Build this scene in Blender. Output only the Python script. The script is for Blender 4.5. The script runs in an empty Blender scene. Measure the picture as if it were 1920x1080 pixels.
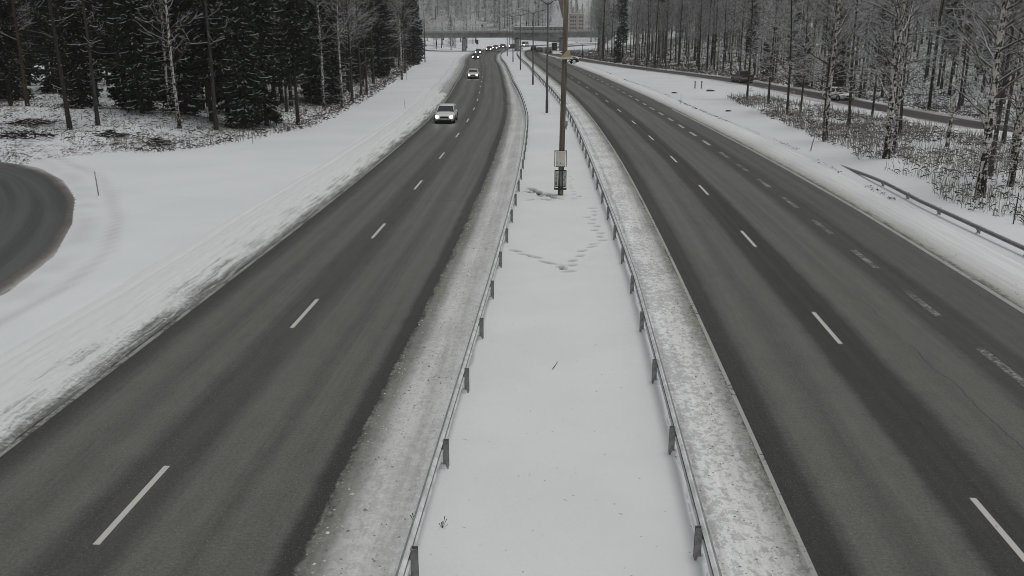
import bpy, bmesh, math, random
import numpy as np
from mathutils import Vector, Matrix, Euler

SC = bpy.context.scene
COL = SC.collection
R = math.radians
random.seed(7)

# ------------------------------------------------------------------ camera
CAM_H = 8.9
F_PX, HOR_Y, VP_X = 1707.0, 43.0, 1063.0
PITCH = math.atan((540 - HOR_Y) / F_PX)
YAW = math.atan((VP_X - 960) * math.cos(PITCH) / F_PX)
cd = bpy.data.cameras.new("camera")
cam = bpy.data.objects.new("camera", cd)
COL.objects.link(cam)
cam.location = (0, 0, CAM_H)
cam.rotation_euler = (math.pi / 2 - PITCH, 0, YAW)
cd.sensor_width = 36.0
cd.lens = F_PX / 1920 * 36.0
cd.clip_start = 0.1
cd.clip_end = 6000
SC.camera = cam

# ------------------------------------------------------------------ world + sun (overcast)
SUN_EL, SUN_AZ = 78.0, 80.0
world = bpy.data.worlds.new("World")
SC.world = world
world.use_nodes = True
wn, wl = world.node_tree.nodes, world.node_tree.links
bg = wn["Background"]
sky = wn.new("ShaderNodeTexSky")
sky.sky_type = 'NISHITA'
sky.sun_disc = False
sky.sun_elevation = R(SUN_EL)
sky.sun_rotation = R(SUN_AZ)
sky.air_density = 1.0
sky.dust_density = 2.5
hs = wn.new("ShaderNodeHueSaturation")
hs.inputs["Saturation"].default_value = 0.13
wl.new(sky.outputs[0], hs.inputs["Color"])
wl.new(hs.outputs[0], bg.inputs["Color"])
bg.inputs["Strength"].default_value = 0.12
sd = bpy.data.lights.new("sun", 'SUN')
sd.energy = 1.2
sd.angle = R(25)
sd.color = (1.0, 0.97, 0.93)
sun = bpy.data.objects.new("sun", sd)
COL.objects.link(sun)
az = R(SUN_AZ)
dirv = Vector((math.sin(az) * math.cos(R(SUN_EL)), math.cos(az) * math.cos(R(SUN_EL)), math.sin(R(SUN_EL))))
sun.rotation_euler = dirv.to_track_quat('Z', 'Y').to_euler()
SC.view_settings.view_transform = 'Standard'
SC.view_settings.look = 'None'
SC.view_settings.exposure = -0.69
SC.view_settings.gamma = 1.0
SC.render.film_transparent = False
SC.cycles.max_bounces = 5
SC.cycles.diffuse_bounces = 3
SC.cycles.use_denoising = True
SC.cycles.filter_width = 1.0

# --- terrain begin ---
_yy = np.arange(-400.0, 1600.0, 1.0)
def _curve(p):
    p = np.array(p, float)
    v = np.interp(_yy, p[:, 0], p[:, 1])
    k = np.exp(-0.5 * (np.arange(-20, 21) / 6.0) ** 2); k /= k.sum()
    return np.convolve(np.pad(v, 20, mode='edge'), k, mode='valid')
_far = [(340, -15.6), (365, -11.5), (390, -3.0), (410, 9.0), (440, 32), (480, 70), (560, 150), (1600, 1200)]
_SL = _curve([(-400, 0), (35, 0), (50, -.1), (65, -.4), (84, -.9), (96, -1.45), (107, -2.1), (125, -3.4), (140, -4.7), (158, -5.9),
              (170, -7.0), (190, -8.7), (206, -10.1), (220, -11.6), (235, -13.2), (254, -14.5), (272, -15.8), (300, -16.4), (320, -16.4)] + _far)
_SR = _curve([(-400, 0), (30, 0), (42, -.15), (55, -.4), (62, -.6), (72, -1.0), (83, -1.5), (93, -2.0), (103, -2.7), (114, -3.4), (125, -4.2),
              (134, -5.0), (145, -5.9), (155, -6.9), (165, -7.7), (198, -10.4), (227, -13.1), (250, -15), (272, -16.6), (291, -17.7),
              (314, -18.0), (328, -17.4)] + _far)
def sL(y): return np.interp(y, _yy, _SL)
def sR(y): return np.interp(y, _yy, _SR)
def shift(u, y):
    w = np.clip((np.asarray(u, float) + 8) / 16, 0, 1)
    return sL(y) * (1 - w) + sR(y) * w
def xof(u, y): return u + shift(u, y)
def uof(x, y):
    u = x - shift(0, y)
    for _ in range(3): u = x - shift(u, y)
    return u
def sst(t):
    t = np.clip(t, 0, 1); return t * t * (3 - 2 * t)
_FR = np.array([(-60, 95), (0, 68), (18, 60), (35, 53), (50, 47.5), (66, 42.7), (80.5, 38.6), (93, 35.4), (106, 33.9), (130, 30.9), (152, 27), (170, 22.2),
                (192, 14.7), (230, 5), (253, .6), (275, -3.6), (295, -5.6), (330, -2), (390, 16), (420, 40), (1600, 1250)], float)
_FS = _curve(_FR)
def fx(y): return np.interp(y, _yy, _FS)
LOOP = [(-62, 66), (-50, 63.5), (-42, 60.6), (-38.1, 59.0), (-34.6, 57.0), (-29.8, 51.6), (-25.9, 45.6), (-22.9, 39.9), (-20.5, 34.0), (-19.3, 29.0), (-19.0, 22), (-19.5, 12), (-21, 0), (-26, -20)]
def vnoise(x, y, s=1.0, seed=0):
    x = np.asarray(x, float) / s + 311.7 + seed * 17.3; y = np.asarray(y, float) / s + 127.1 + seed * 9.1
    xi = np.floor(x); yi = np.floor(y); fx_ = x - xi; fy_ = y - yi
    def hsh(a, b):
        v = np.sin(a * 127.1 + b * 311.7 + seed * 74.7) * 43758.5453
        return v - np.floor(v)
    fx_ = fx_ * fx_ * (3 - 2 * fx_); fy_ = fy_ * fy_ * (3 - 2 * fy_)
    a = hsh(xi, yi); b = hsh(xi + 1, yi); c = hsh(xi, yi + 1); d = hsh(xi + 1, yi + 1)
    return (a * (1 - fx_) + b * fx_) * (1 - fy_) + (c * (1 - fx_) + d * fx_) * fy_
def loop_dist(x, y):
    """signed: negative = inside (left of) the loop's outer edge"""
    x = np.asarray(x, float); y = np.asarray(y, float)
    best = np.full(np.broadcast(x, y).shape, 1e9); sg = np.ones_like(best)
    for (ax, ay), (bx, by) in zip(LOOP[:-1], LOOP[1:]):
        dx, dy = bx - ax, by - ay; L2 = dx * dx + dy * dy
        t = np.clip(((x - ax) * dx + (y - ay) * dy) / L2, 0, 1)
        d = np.hypot(x - ax - t * dx, y - ay - t * dy)
        cr = dx * (y - ay) - dy * (x - ax)
        m = d < best
        best = np.where(m, d, best); sg = np.where(m, np.where(cr > 0, 1, -1), sg)
    return best * sg
_EL = np.array([(-100, -24), (20, -60), (62, -29.5), (66, -26.5), (71, -24.8), (80, -22.3), (98, -22.3), (137, -22.6), (185, -23.8), (235, -24.5), (290, -26), (330, -40), (1600, -60)], float)
def left_edge_u(y): return np.interp(y, _EL[:, 0], _EL[:, 1])
def height(x, y):
    x = np.asarray(x, float); y = np.asarray(y, float)
    u = uof(x, y)
    h = np.full(np.broadcast(x, y).shape, 0.06)
    h = h + 0.05 * (vnoise(x, y, 7, 1) - .5)
    # side slopes
    dl = left_edge_u(y) - u
    ins = (y > 55) & (y < 300)
    h = h + np.where(ins, 0.9 * sst(dl / 10) + 0.35 * (vnoise(x, y, 4, 2) - .3) * sst(dl / 5), 0)
    h = h + 1.35 * np.exp(-((x + 45) / 7.5) ** 2 - ((y - 73) / 5.5) ** 2) + 0.5 * np.exp(-((x + 36) / 5) ** 2 - ((y - 75) / 5) ** 2)
    dr = x - fx(y) - 3.0
    sl = 9.5 * sst(dr / 75) * np.where(y < 330, 1, np.clip((380 - y) / 50, 0, 1))
    h = h + sl + 0.5 * (vnoise(x, y, 5, 3) - .35) * sst(dr / 6) * (y < 400)
    # verge mounds between motorway and frontage road
    h = h + 0.25 * sst((u - 18.5) / 3) * sst((115 - y) / 20) * (vnoise(x, y, 3, 4)) * (dr < 0) * sst((-dr - 1) / 3)
    # beyond the bridge
    h = h + np.where(y > 285, 6.0 * sst((-u - 22) / 45) * sst((y - 285) / 30) * sst((425 - y) / 60), 0)
    # bridge embankments
    yb = 301 + (x + 33) * 0.2
    e = np.clip(6.0 - 0.55 * np.maximum(0, np.abs(y - yb) - 6.5), 0, 6.0)
    e = e * np.maximum(sst((-x - 44) / 11), sst((x - 9) / 9))
    h = np.maximum(h, e)
    # far hill
    y0 = 452 + 215 * sst((x + 10) / 14)
    h = h + np.clip((y - y0) * 0.165, 0, 70) + np.where(y > y0, 1.5 * (vnoise(x, y, 30, 5) - .5), 0)
    h = h + 4.0 * sst((y - 405) / 30) * sst((8 - x) / 30)
    # ploughed ridges and road beds
    fr = np.where(y > 150, 0.22, 0.1)
    ky = lane_scale(y)
    uo = 12 + 2.9 * ky
    def band(a, b, soft): return sst((u - a) / soft) * sst((b - u) / soft)
    bed = np.maximum(band(-13.1, -2.25, .6), band(2.25, uo + 3.0, .7))
    bed = np.where(y > 480, 0, bed)
    bed = np.maximum(bed, band(-2.3, 2.3, .25) * (y > 8.6) * sst((67 - y) / 2))
    ridge = 0.10 * np.exp(-((u + 13.9) / .7) ** 2) * (0.4 + vnoise(x * 3, y, 2.2, 6)) * (y < 260)
    h = h + ridge
    df = np.abs(x - fx(y))
    bed = np.maximum(bed, sst((3.6 - df) / 1.0) * (y < 297))
    ld = loop_dist(x, y)
    bed = np.maximum(bed, sst((-ld + .6) / .8) * sst((ld + 9.5) / .8) * (x < -12))
    h = h * (1 - bed) + (-fr) * bed
    h = np.where((u > -15.5) & (u < -12.0) & (y > 7.5) & (y < 128), np.minimum(h, -.12), h)
    h = np.where((np.abs(u) < 2.2) & (y > 8.6) & (y < 66), -.5, h)
    return h
def lane_scale(y):
    return np.interp(y, [0, 45, 91, 130, 166, 209, 260], [1, 1, .72, .55, .5, .1, -.1])
# --- terrain end ---
# ------------------------------------------------------------------ helpers
def tag(o, label=None, cat=None, group=None, kind=None):
    if label: o['label'] = label
    if cat: o['category'] = cat
    if group: o['group'] = group
    if kind: o['kind'] = kind
    return o
def empty(name, loc=(0, 0, 0), rz=0.0, label=None, cat=None, group=None):
    o = bpy.data.objects.new(name, None); COL.objects.link(o)
    o.location = loc; o.rotation_euler = (0, 0, rz); o.empty_display_size = .3
    return tag(o, label, cat, group)
def copy_tree(o, parent=None):
    c = o.copy(); COL.objects.link(c); c.parent = parent
    for ch in list(o.children): copy_tree(ch, c)
    return c
class MB:
    """collects vertices and faces of ONE mesh"""
    def __init__(self): self.v, self.f, self.m = [], [], []
    def add(self, vs, fs, mi=0):
        k = len(self.v); self.v.extend([tuple(p) for p in vs])
        self.f.extend([tuple(i + k for i in q) for q in fs]); self.m.extend([mi] * len(fs)); return self
    def box(self, c, s, mi=0, rz=0.0, taper=1.0):
        cx, cy, cz = c; hx, hy, hz = s[0] / 2, s[1] / 2, s[2] / 2
        ca, sa = math.cos(rz), math.sin(rz); vs = []
        for z, k in ((-hz, 1), (hz, taper)):
            for a, b in ((-1, -1), (1, -1), (1, 1), (-1, 1)):
                x, y = a * hx * k, b * hy * k
                vs.append((cx + x * ca - y * sa, cy + x * sa + y * ca, cz + z))
        return self.add(vs, [(3, 2, 1, 0), (4, 5, 6, 7), (0, 1, 5, 4), (1, 2, 6, 5), (2, 3, 7, 6), (3, 0, 4, 7)], mi)
    def tube(self, pts, rad, n=6, mi=0, cap=True):
        pts = [Vector(p) for p in pts]
        if not hasattr(rad, '__len__'): rad = [rad] * len(pts)
        vs, fs = [], []
        for i, p in enumerate(pts):
            d = (pts[min(i + 1, len(pts) - 1)] - pts[max(i - 1, 0)])
            d = d.normalized() if d.length > 1e-9 else Vector((0, 0, 1))
            a = d.cross(Vector((0, 0, 1)) if abs(d.z) < .9 else Vector((1, 0, 0))).normalized(); b = d.cross(a)
            for k in range(n):
                t = 2 * math.pi * k / n
                vs.append(p + (a * math.cos(t) + b * math.sin(t)) * rad[i])
        for i in range(len(pts) - 1):
            for k in range(n):
                q = (k + 1) % n
                fs.append((i * n + k, (i + 1) * n + k, (i + 1) * n + q, i * n + q))
        if cap:
            fs.append(tuple(range(n))); fs.append(tuple(reversed(range((len(pts) - 1) * n, len(pts) * n))))
        return self.add(vs, fs, mi)
    def ribbon(self, pts, w, mi=0, side=None):
        pts = [Vector(p) for p in pts]; vs, fs = [], []
        for i, p in enumerate(pts):
            d = pts[min(i + 1, len(pts) - 1)] - pts[max(i - 1, 0)]
            s = side if side is not None else d.cross(Vector((0, 0, 1)))
            if s.length < 1e-6: s = Vector((1, 0, 0))
            s = s.normalized() * (w[i] if hasattr(w, '__len__') else w) * .5
            vs += [p - s, p + s]
        for i in range(len(pts) - 1): fs.append((2 * i, 2 * i + 1, 2 * i + 3, 2 * i + 2))
        return self.add(vs, fs, mi)
    def build(self, name, mats, parent=None, smooth=False):
        me = bpy.data.meshes.new(name); me.from_pydata(self.v, [], self.f)
        for m in (mats if isinstance(mats, (list, tuple)) else [mats]): me.materials.append(m)
        if any(self.m): me.polygons.foreach_set('material_index', self.m)
        if smooth: me.polygons.foreach_set('use_smooth', [True] * len(self.f))
        me.update()
        o = bpy.data.objects.new(name, me); COL.objects.link(o); o.parent = parent
        return o
def grid_obj(name, X, Y, Z, mat, uv=None, mask=None, parent=None, smooth=True):
    ny, nx = X.shape
    co = np.stack([X, Y, Z], -1).reshape(-1, 3)
    i = np.arange(ny * nx).reshape(ny, nx)
    q = np.stack([i[:-1, :-1], i[:-1, 1:], i[1:, 1:], i[1:, :-1]], -1).reshape(-1, 4)
    me = bpy.data.meshes.new(name)
    me.from_pydata(co.tolist(), [], q.tolist())
    if smooth: me.polygons.foreach_set('use_smooth', np.ones(len(q), bool))
    if uv is not None:
        l = me.uv_layers.new(name='UVMap')
        U = np.stack([uv[0], uv[1]], -1).reshape(-1, 2)[q.reshape(-1)]
        l.data.foreach_set('uv', U.reshape(-1).astype(np.float32))
    if mask is not None:
        a = me.color_attributes.new('mask', 'FLOAT_COLOR', 'POINT')
        M = np.zeros((ny * nx, 4), np.float32); M[:, 3] = 1
        for k, c in enumerate(mask): M[:, k] = np.asarray(c).reshape(-1)
        a.data.foreach_set('color', M.reshape(-1))
    me.materials.append(mat); me.update()
    o = bpy.data.objects.new(name, me); COL.objects.link(o); o.parent = parent
    return o

# ------------------------------------------------------------------ materials
class NT:
    def __init__(self, name, rough=.7, spec=.3, metal=0.0):
        self.m = bpy.data.materials.new(name); self.m.use_nodes = True
        self.n, self.l = self.m.node_tree.nodes, self.m.node_tree.links
        self.p = self.n['Principled BSDF']
        self.p.inputs['Roughness'].default_value = rough
        self.p.inputs['Specular IOR Level'].default_value = spec
        self.p.inputs['Metallic'].default_value = metal
    def _in(self, sock, v):
        if hasattr(v, 'is_linked') or isinstance(v, bpy.types.NodeSocket): self.l.new(v, sock)
        elif isinstance(v, (tuple, list)) and len(v) == 3 and sock.type == 'RGBA': sock.default_value = (*v, 1)
        else: sock.default_value = v
    def math(self, op, a, b=0.0, clamp=False):
        d = self.n.new('ShaderNodeMath'); d.operation = op; d.use_clamp = clamp
        self._in(d.inputs[0], a); self._in(d.inputs[1], b); return d.outputs[0]
    def mix(self, f, a, b):
        d = self.n.new('ShaderNodeMix'); d.data_type = 'RGBA'
        self._in(d.inputs[0], f); self._in(d.inputs[6], a); self._in(d.inputs[7], b); return d.outputs[2]
    def coord(self, kind='Object'):
        return self.n.new('ShaderNodeTexCoord').outputs[kind]
    def scale(self, vec, s):
        d = self.n.new('ShaderNodeMapping'); self.l.new(vec, d.inputs[0]); d.inputs['Scale'].default_value = s; return d.outputs[0]
    def noise(self, vec, sc, det=3.0, rough=.55, dist=0.0):
        d = self.n.new('ShaderNodeTexNoise'); self.l.new(vec, d.inputs['Vector'])
        d.inputs['Scale'].default_value = sc; d.inputs['Detail'].default_value = det
        d.inputs['Roughness'].default_value = rough; d.inputs['Distortion'].default_value = dist
        return d.outputs['Fac']
    def ramp(self, f, stops, interp='LINEAR'):
        d = self.n.new('ShaderNodeValToRGB'); d.color_ramp.interpolation = interp
        e = d.color_ramp.elements
        while len(e) < len(stops): e.new(.5)
        for k, (p, c) in enumerate(stops):
            e[k].position = p
            e[k].color = (c, c, c, 1) if not isinstance(c, (tuple, list)) else (*c, 1)
        self._in(d.inputs[0], f); return d.outputs[0]
    def step(self, v, a, b):
        d = self.n.new('ShaderNodeMapRange'); d.interpolation_type = 'SMOOTHSTEP'
        self._in(d.inputs[0], v); d.inputs[1].default_value = a; d.inputs[2].default_value = b
        return d.outputs[0]
    def sep(self, vec):
        d = self.n.new('ShaderNodeSeparateXYZ'); self.l.new(vec, d.inputs[0]); return d.outputs
    def attr(self, name):
        d = self.n.new('ShaderNodeVertexColor'); d.layer_name = name
        s = self.n.new('ShaderNodeSeparateColor'); self.l.new(d.outputs[0], s.inputs[0]); return s.outputs
    def bump(self, h, dist=.05, strength=1.0):
        d = self.n.new('ShaderNodeBump'); d.inputs['Distance'].default_value = dist; d.inputs['Strength'].default_value = strength
        self.l.new(h, d.inputs['Height']); self.l.new(d.outputs[0], self.p.inputs['Normal'])
    def color(self, c): self._in(self.p.inputs['Base Color'], c); return self.m
def plain(name, c, rough=.6, spec=.3, metal=0.0, var=0.0, sc=6.0):
    t = NT(name, rough, spec, metal)
    if var:
        n = t.noise(t.coord(), sc, 4)
        lo = tuple(x * (1 - var) for x in c); hi = tuple(min(1, x * (1 + var)) for x in c)
        return t.color(t.mix(t.step(n, .3, .7), lo, hi))
    return t.color(c)
def emit(name, c, s):
    t = NT(name); t.p.inputs['Emission Color'].default_value = (*c, 1); t.p.inputs['Emission Strength'].default_value = s
    return t.color(c)

def snow_ground():
    t = NT('snow_ground', .85, .2)
    o = t.coord(); mk = t.attr('mask'); uv = t.coord('UV'); u = t.sep(uv)[0]
    fine = t.noise(o, 5.5, 5, .65); mid = t.noise(o, .9, 4, .6); big = t.noise(o, .12, 3)
    snow = t.mix(t.step(big, .3, .7), (.755, .79, .805), (.815, .842, .852))
    # forest litter showing through the snow
    comb = t.math('ADD', t.math('MULTIPLY', fine, .65), t.math('MULTIPLY', mid, .35))
    lit = t.step(t.math('ADD', t.math('MULTIPLY', mk[0], .62), t.math('SUBTRACT', comb, .5)), .36, .46)
    litc = t.mix(t.step(t.noise(o, 2.1, 3), .35, .65), (.045, .04, .035), (.12, .095, .07))
    c = t.mix(lit, snow, litc)
    # dirty furrows thrown up by the plough
    st = t.noise(t.scale(uv, (3.2, .22, 1)), 1.6, 5, .65, .6)
    st2 = t.noise(t.scale(uv, (6, 1.3, 1)), 1.6, 4, .7)
    g = t.step(t.math('ADD', mk[1], t.math('ADD', t.math('MULTIPLY', t.math('SUBTRACT', st, .5), 1.5), t.math('MULTIPLY', t.math('SUBTRACT', st2, .5), .9))), .35, 1.0)
    c = t.mix(g, c, (.30, .30, .295))
    # thin groove along the verge
    gd = t.math('ABSOLUTE', t.math('ADD', u, t.math('ADD', 15.0, t.math('MULTIPLY', t.math('SUBTRACT', t.noise(t.scale(uv, (.02, .06, 1)), 1, 2), .5), 1.1))))
    gr = t.math('MULTIPLY', t.step(gd, .22, .05), t.step(st2, .35, .6))
    c = t.mix(t.math('MULTIPLY', gr, .35), c, (.36, .37, .38))
    c = t.mix(t.math('MULTIPLY', mk[2], .36), c, (.30, .29, .27))
    hgt = t.math('ADD', t.math('MULTIPLY', comb, .5), t.math('MULTIPLY', t.math('MULTIPLY', t.math('ADD', st, st2), mk[1]), 1.2))
    t.bump(hgt, .12, .55)
    return t.color(c)
M = {}
M['ground'] = snow_ground()
def snow_fine():
    t = NT('median_snow', .85, .2); o = t.coord()
    big = t.noise(o, .35, 3); sp = t.noise(o, 9, 2, .5)
    c = t.mix(t.step(big, .3, .7), (.78, .805, .80), (.82, .845, .84))
    c = t.mix(t.math('MULTIPLY', t.step(sp, .73, .77), .6), c, (.25, .23, .2))
    c = t.mix(t.math('MULTIPLY', t.attr('mask')[0], .95), c, (.075, .07, .062))  # dark prints: bared soil, plus the dents' shade put into the colour
    t.bump(t.noise(o, 4, 5, .6), .05, .4)
    return t.color(c)
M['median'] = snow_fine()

def road(name, u0, span, alb, prob, scol, extra=None, bw=.40):
    """albedo / snow probability / snow colour as ramps across the carriageway (uv in metres: across, along)"""
    t = NT(name, .6, .2)
    uv = t.coord('UV'); o = t.coord(); s = t.sep(uv)
    wob = t.noise(t.scale(uv, (.25, .12, 1)), 1.0, 4, .6)
    wob2 = t.noise(t.scale(uv, (1.2, 1.6, 1)), 1.0, 3, .6)
    u = t.math('ADD', s[0], t.math('ADD', t.math('MULTIPLY', t.math('SUBTRACT', wob, .5), .34), t.math('MULTIPLY', t.math('SUBTRACT', wob2, .5), .14)))
    tt = t.math('DIVIDE', t.math('SUBTRACT', u, u0), span)
    nrm = lambda L: [((a - u0) / span, c) for a, c in L]
    rag = t.noise(t.scale(uv, (1.6, 8.0, 1)), 1.0, 5, .75)
    tt2 = t.math('ADD', tt, t.math('MULTIPLY', t.math('SUBTRACT', rag, .5), .34 / span))
    a = t.ramp(tt2, nrm(alb))
    gr = t.noise(o, 15, 4, .85); lon = t.noise(t.scale(uv, (2.2, .035, 1)), 1.0, 5, .6); pat = t.noise(t.scale(uv, (.3, .08, 1)), 1, 3)
    thin = t.noise(t.scale(uv, (9, .05, 1)), 1.0, 3, .6); mot = t.noise(t.scale(uv, (1, .45, 1)), 2.2, 5, .7)
    f = t.math('ADD', .04 - .64, t.math('ADD', t.math('ADD', t.math('MULTIPLY', thin, .24), t.math('MULTIPLY', mot, .48)), t.math('ADD', t.math('MULTIPLY', gr, 1.7), t.math('ADD', t.math('MULTIPLY', lon, .52), t.math('MULTIPLY', pat, .26)))))
    mul = t.n.new('ShaderNodeVectorMath'); mul.operation = 'SCALE'; t.l.new(a, mul.inputs[0]); t.l.new(f, mul.inputs['Scale'])
    c = mul.outputs[0]
    # pale salt and stone specks
    sp = t.noise(o, 34, 1, .5)
    c = t.mix(t.math('MULTIPLY', t.step(sp, .655, .73), .6), c, (.40, .40, .385))
    if extra is not None:   # a crack sealed with tar along the road
        ln = t.math('ABSOLUTE', t.math('SUBTRACT', s[0], t.math('ADD', extra, t.math('MULTIPLY', t.math('SUBTRACT', t.noise(t.scale(uv, (0, .35, 1)), 1, 5, .7), .5), .8))))
        k = t.math('MULTIPLY', t.step(ln, .03, .01), t.step(t.noise(t.scale(uv, (0, .16, 1)), 1, 2), .42, .5))
        k = t.math('MULTIPLY', k, t.step(s[1], 36, 28))
        c = t.mix(t.math('MULTIPLY', k, .5), c, (.03, .03, .03))
    tj = t.math('ABSOLUTE', t.math('SUBTRACT', s[1], 46.6))
    c = t.mix(t.math('MULTIPLY', t.step(tj, .09, .03), .35), c, (.05, .05, .048))
    n1 = t.noise(t.scale(uv, (1.3, .42, 1)), 1.9, 5, .68, .5); n2 = t.noise(o, 6.5, 3, .6)
    nn = t.math('ADD', t.math('MULTIPLY', n1, .6), t.math('MULTIPLY', n2, .4))
    pr = t.ramp(tt, nrm(prob))
    sm = t.step(t.math('ADD', pr, t.math('MULTIPLY', t.math('SUBTRACT', nn, .5), 1.5)), .36, .78)
    sm = t.math('MULTIPLY', sm, t.step(pr, 0.02, .2))
    sc = t.ramp(tt, nrm(scol))
    mul2 = t.n.new('ShaderNodeVectorMath'); mul2.operation = 'SCALE'; t.l.new(sc, mul2.inputs[0])
    bl1 = t.noise(t.scale(uv, (2.1, 1.5, 1)), 2.6, 6, .75, .35); bl2 = t.noise(t.scale(uv, (.4, .2, 1)), 1.6, 3)
    blot = t.step(t.math('ADD', bl1, t.math('MULTIPLY', t.math('SUBTRACT', bl2, .5), .5)), .47, .53)
    strk = t.noise(t.scale(uv, (5.5, .16, 1)), 1.0, 4, .65)
    t.l.new(t.math('ADD', .26 - bw * .5, t.math('ADD', t.math('MULTIPLY', t.noise(o, 16, 4, .85), .85), t.math('ADD', t.math('MULTIPLY', t.math('MAXIMUM', blot, t.step(s[0], 7, 9)), bw), t.math('MULTIPLY', strk, .62)))), mul2.inputs['Scale'])
    c = t.mix(sm, c, mul2.outputs[0])
    t.l.new(t.math('SUBTRACT', .66, t.math('MULTIPLY', t.step(lon, .3, .7), .12)), t.p.inputs['Roughness'])
    t.bump(t.math('ADD', t.math('MULTIPLY', gr, .45), t.math('MULTIPLY', t.math('MULTIPLY', sm, nn), 1.6)), .06, .5)
    return t.color(c)
def A(v): return (v * 1.0, v * 1.01, v * .92)
LA, MA, DA, VA = A(.140), A(.112), A(.076), A(.054)
LU0, LSP, RU0, RSP = -14.0, 12.0, 2.0, 17.0
M['road_L'] = road('asphalt_northbound', LU0, LSP,
    [(-14, VA), (-12.0, VA), (-11.5, DA), (-11.0, LA), (-10.5, LA), (-10.05, MA), (-9.6, LA), (-9.2, LA), (-8.7, A(.084)), (-7.8, A(.084)), (-7.3, LA),
     (-6.75, LA), (-6.3, MA), (-5.9, LA), (-5.02, LA), (-4.8, VA), (-4.3, VA), (-2, A(.12))],
    [(-14, 1), (-12.45, 1), (-12.25, .7), (-12.12, 0), (-4.62, 0), (-4.42, .55), (-4.2, .85), (-3.6, .95), (-2.9, 1), (-2, 1)],
    [(-14, A(.52)), (-12.9, A(.42)), (-12.2, A(.26)), (-4.5, A(.50)), (-4.38, A(.20)), (-4.08, A(.27)), (-3.82, (.56, .56, .555)), (-3.5, (.66, .665, .66)), (-3.25, (.56, .565, .56)), (-2.95, (.58, .585, .58)), (-2.7, (.72, .735, .73)), (-2, (.74, .75, .76))], bw=.16)
M['road_R'] = road('asphalt_southbound', RU0, RSP,
    [(2, A(.12)), (4.3, VA), (4.85, VA), (5.25, LA), (5.8, LA), (6.25, MA), (6.7, LA), (7.15, LA), (7.45, VA), (8.65, VA), (8.95, LA), (9.5, LA), (9.95, A(.135)), (10.5, LA),
     (10.9, LA), (11.35, DA), (12.5, DA), (12.9, A(.118)), (14.6, A(.118)), (15.2, A(.11)), (19, A(.12))],
    [(2, 1), (2.7, 1), (3.2, .97), (3.8, .92), (4.1, .86), (4.26, .6), (4.36, 0), (14.75, 0), (14.9, .5), (15.3, .8), (16.2, .95), (17.3, 1), (19, 1)],
    [(2, (.74, .75, .76)), (2.68, (.72, .735, .73)), (2.8, (.56, .565, .56)), (2.92, (.76, .775, .77)), (3.4, (.70, .71, .70)), (3.8, (.58, .585, .575)), (4.1, A(.30)), (4.3, A(.32)), (14.9, A(.24)), (15.2, A(.40)), (15.8, (.58, .585, .58)), (16.6, (.70, .715, .71)), (17.6, (.74, .75, .76)), (19, (.78, .79, .8))],
    extra=10.05, bw=.34)
def side_road(name, hw, tone):
    t = NT(name, .8, .25); uv = t.coord('UV'); o = t.coord(); s = t.sep(uv)
    wob = t.noise(t.scale(uv, (.5, .3, 1)), 1.0, 4, .6)
    u = t.math('ADD', t.math('ABSOLUTE', s[0]), t.math('MULTIPLY', t.math('SUBTRACT', wob, .5), .7))
    tr = t.noise(t.scale(uv, (1.3, .03, 1)), 1.0, 4, .6)
    c = t.mix(t.step(tr, .3, .7), tuple(x * .72 for x in tone), tuple(x * 1.2 for x in tone))
    e = t.step(u, hw - .55, hw + .1)       # + side is the snowy edge, both sides used
    n = t.noise(o, 5, 4, .65)
    k = t.step(t.math('ADD', e, t.math('MULTIPLY', t.math('SUBTRACT', n, .5), 1.3)), .2, .95)
    sn = t.mix(t.step(u, hw - .1, hw + .7), (.15, .135, .12), (.66, .66, .65))
    sn = t.mix(t.math('MULTIPLY', t.step(t.noise(t.scale(uv, (4, .5, 1)), 1.5, 4, .7), .5, .62), .6), sn, (.2, .185, .165))
    c = t.mix(k, c, sn)
    t.bump(n, .04, .5)
    return t.color(c)
def paint(name, lo, cover):
    t = NT(name, .7, .3); o = t.coord()
    n = t.math('ADD', t.math('MULTIPLY', t.noise(o, 7, 5, .7), .6), t.math('MULTIPLY', t.noise(o, .6, 3), .4))
    return t.color(t.mix(t.step(n, cover - .06, cover + .06), (.1, .1, .096), lo))
M['paint'] = paint('white_paint', (.58, .58, .54), .36)
M['paint_mid'] = paint('half_worn_paint', (.44, .44, .42), .45)
M['paint_worn'] = paint('worn_paint', (.31, .31, .30), .52)
M['paint_edge'] = paint('edge_paint', (.34, .34, .32), .47)
M['paint_edge_bright'] = paint('edge_paint_pale', (.42, .42, .40), .42)
M['snow'] = plain('snow', (.79, .815, .81), .85, .2, var=.05, sc=9)
M['snow_dull'] = plain('snow_dull', (.68, .69, .69), .85, .2, var=.2, sc=3)
M['zinc'] = plain('galvanised_steel', (.27, .275, .27), .55, .4, .1, var=.18, sc=5)
M['zinc_dark'] = plain('dull_steel', (.30, .30, .29), .6, .4, .2, var=.3, sc=7)
M['steel_dark'] = plain('dark_steel', (.045, .045, .045), .6, .3, var=.3)
M['pole_steel'] = plain('pole_steel', (.10, .10, .10), .55, .4, .2, var=.25, sc=2)
M['concrete'] = plain('concrete', (.42, .42, .405), .85, .2, var=.22, sc=1.3)
M['concrete_dark'] = plain('concrete_dark', (.31, .31, .30), .85, .2, var=.25, sc=.8)
M['white_box'] = plain('cream_paint', (.84, .77, .69), .5, .4, var=.05)
M['glass'] = plain('dark_glass', (.02, .023, .025), .08, .6)
M['tyre'] = plain('tyre_rubber', (.018, .018, .018), .85, .2)
M['rim'] = plain('wheel_rim', (.35, .35, .35), .4, .5, .6)
M['black'] = plain('black_plastic', (.018, .018, .018), .5, .4)
M['lamp'] = emit('headlamp_light', (1.0, .98, .93), 24.0)
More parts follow.
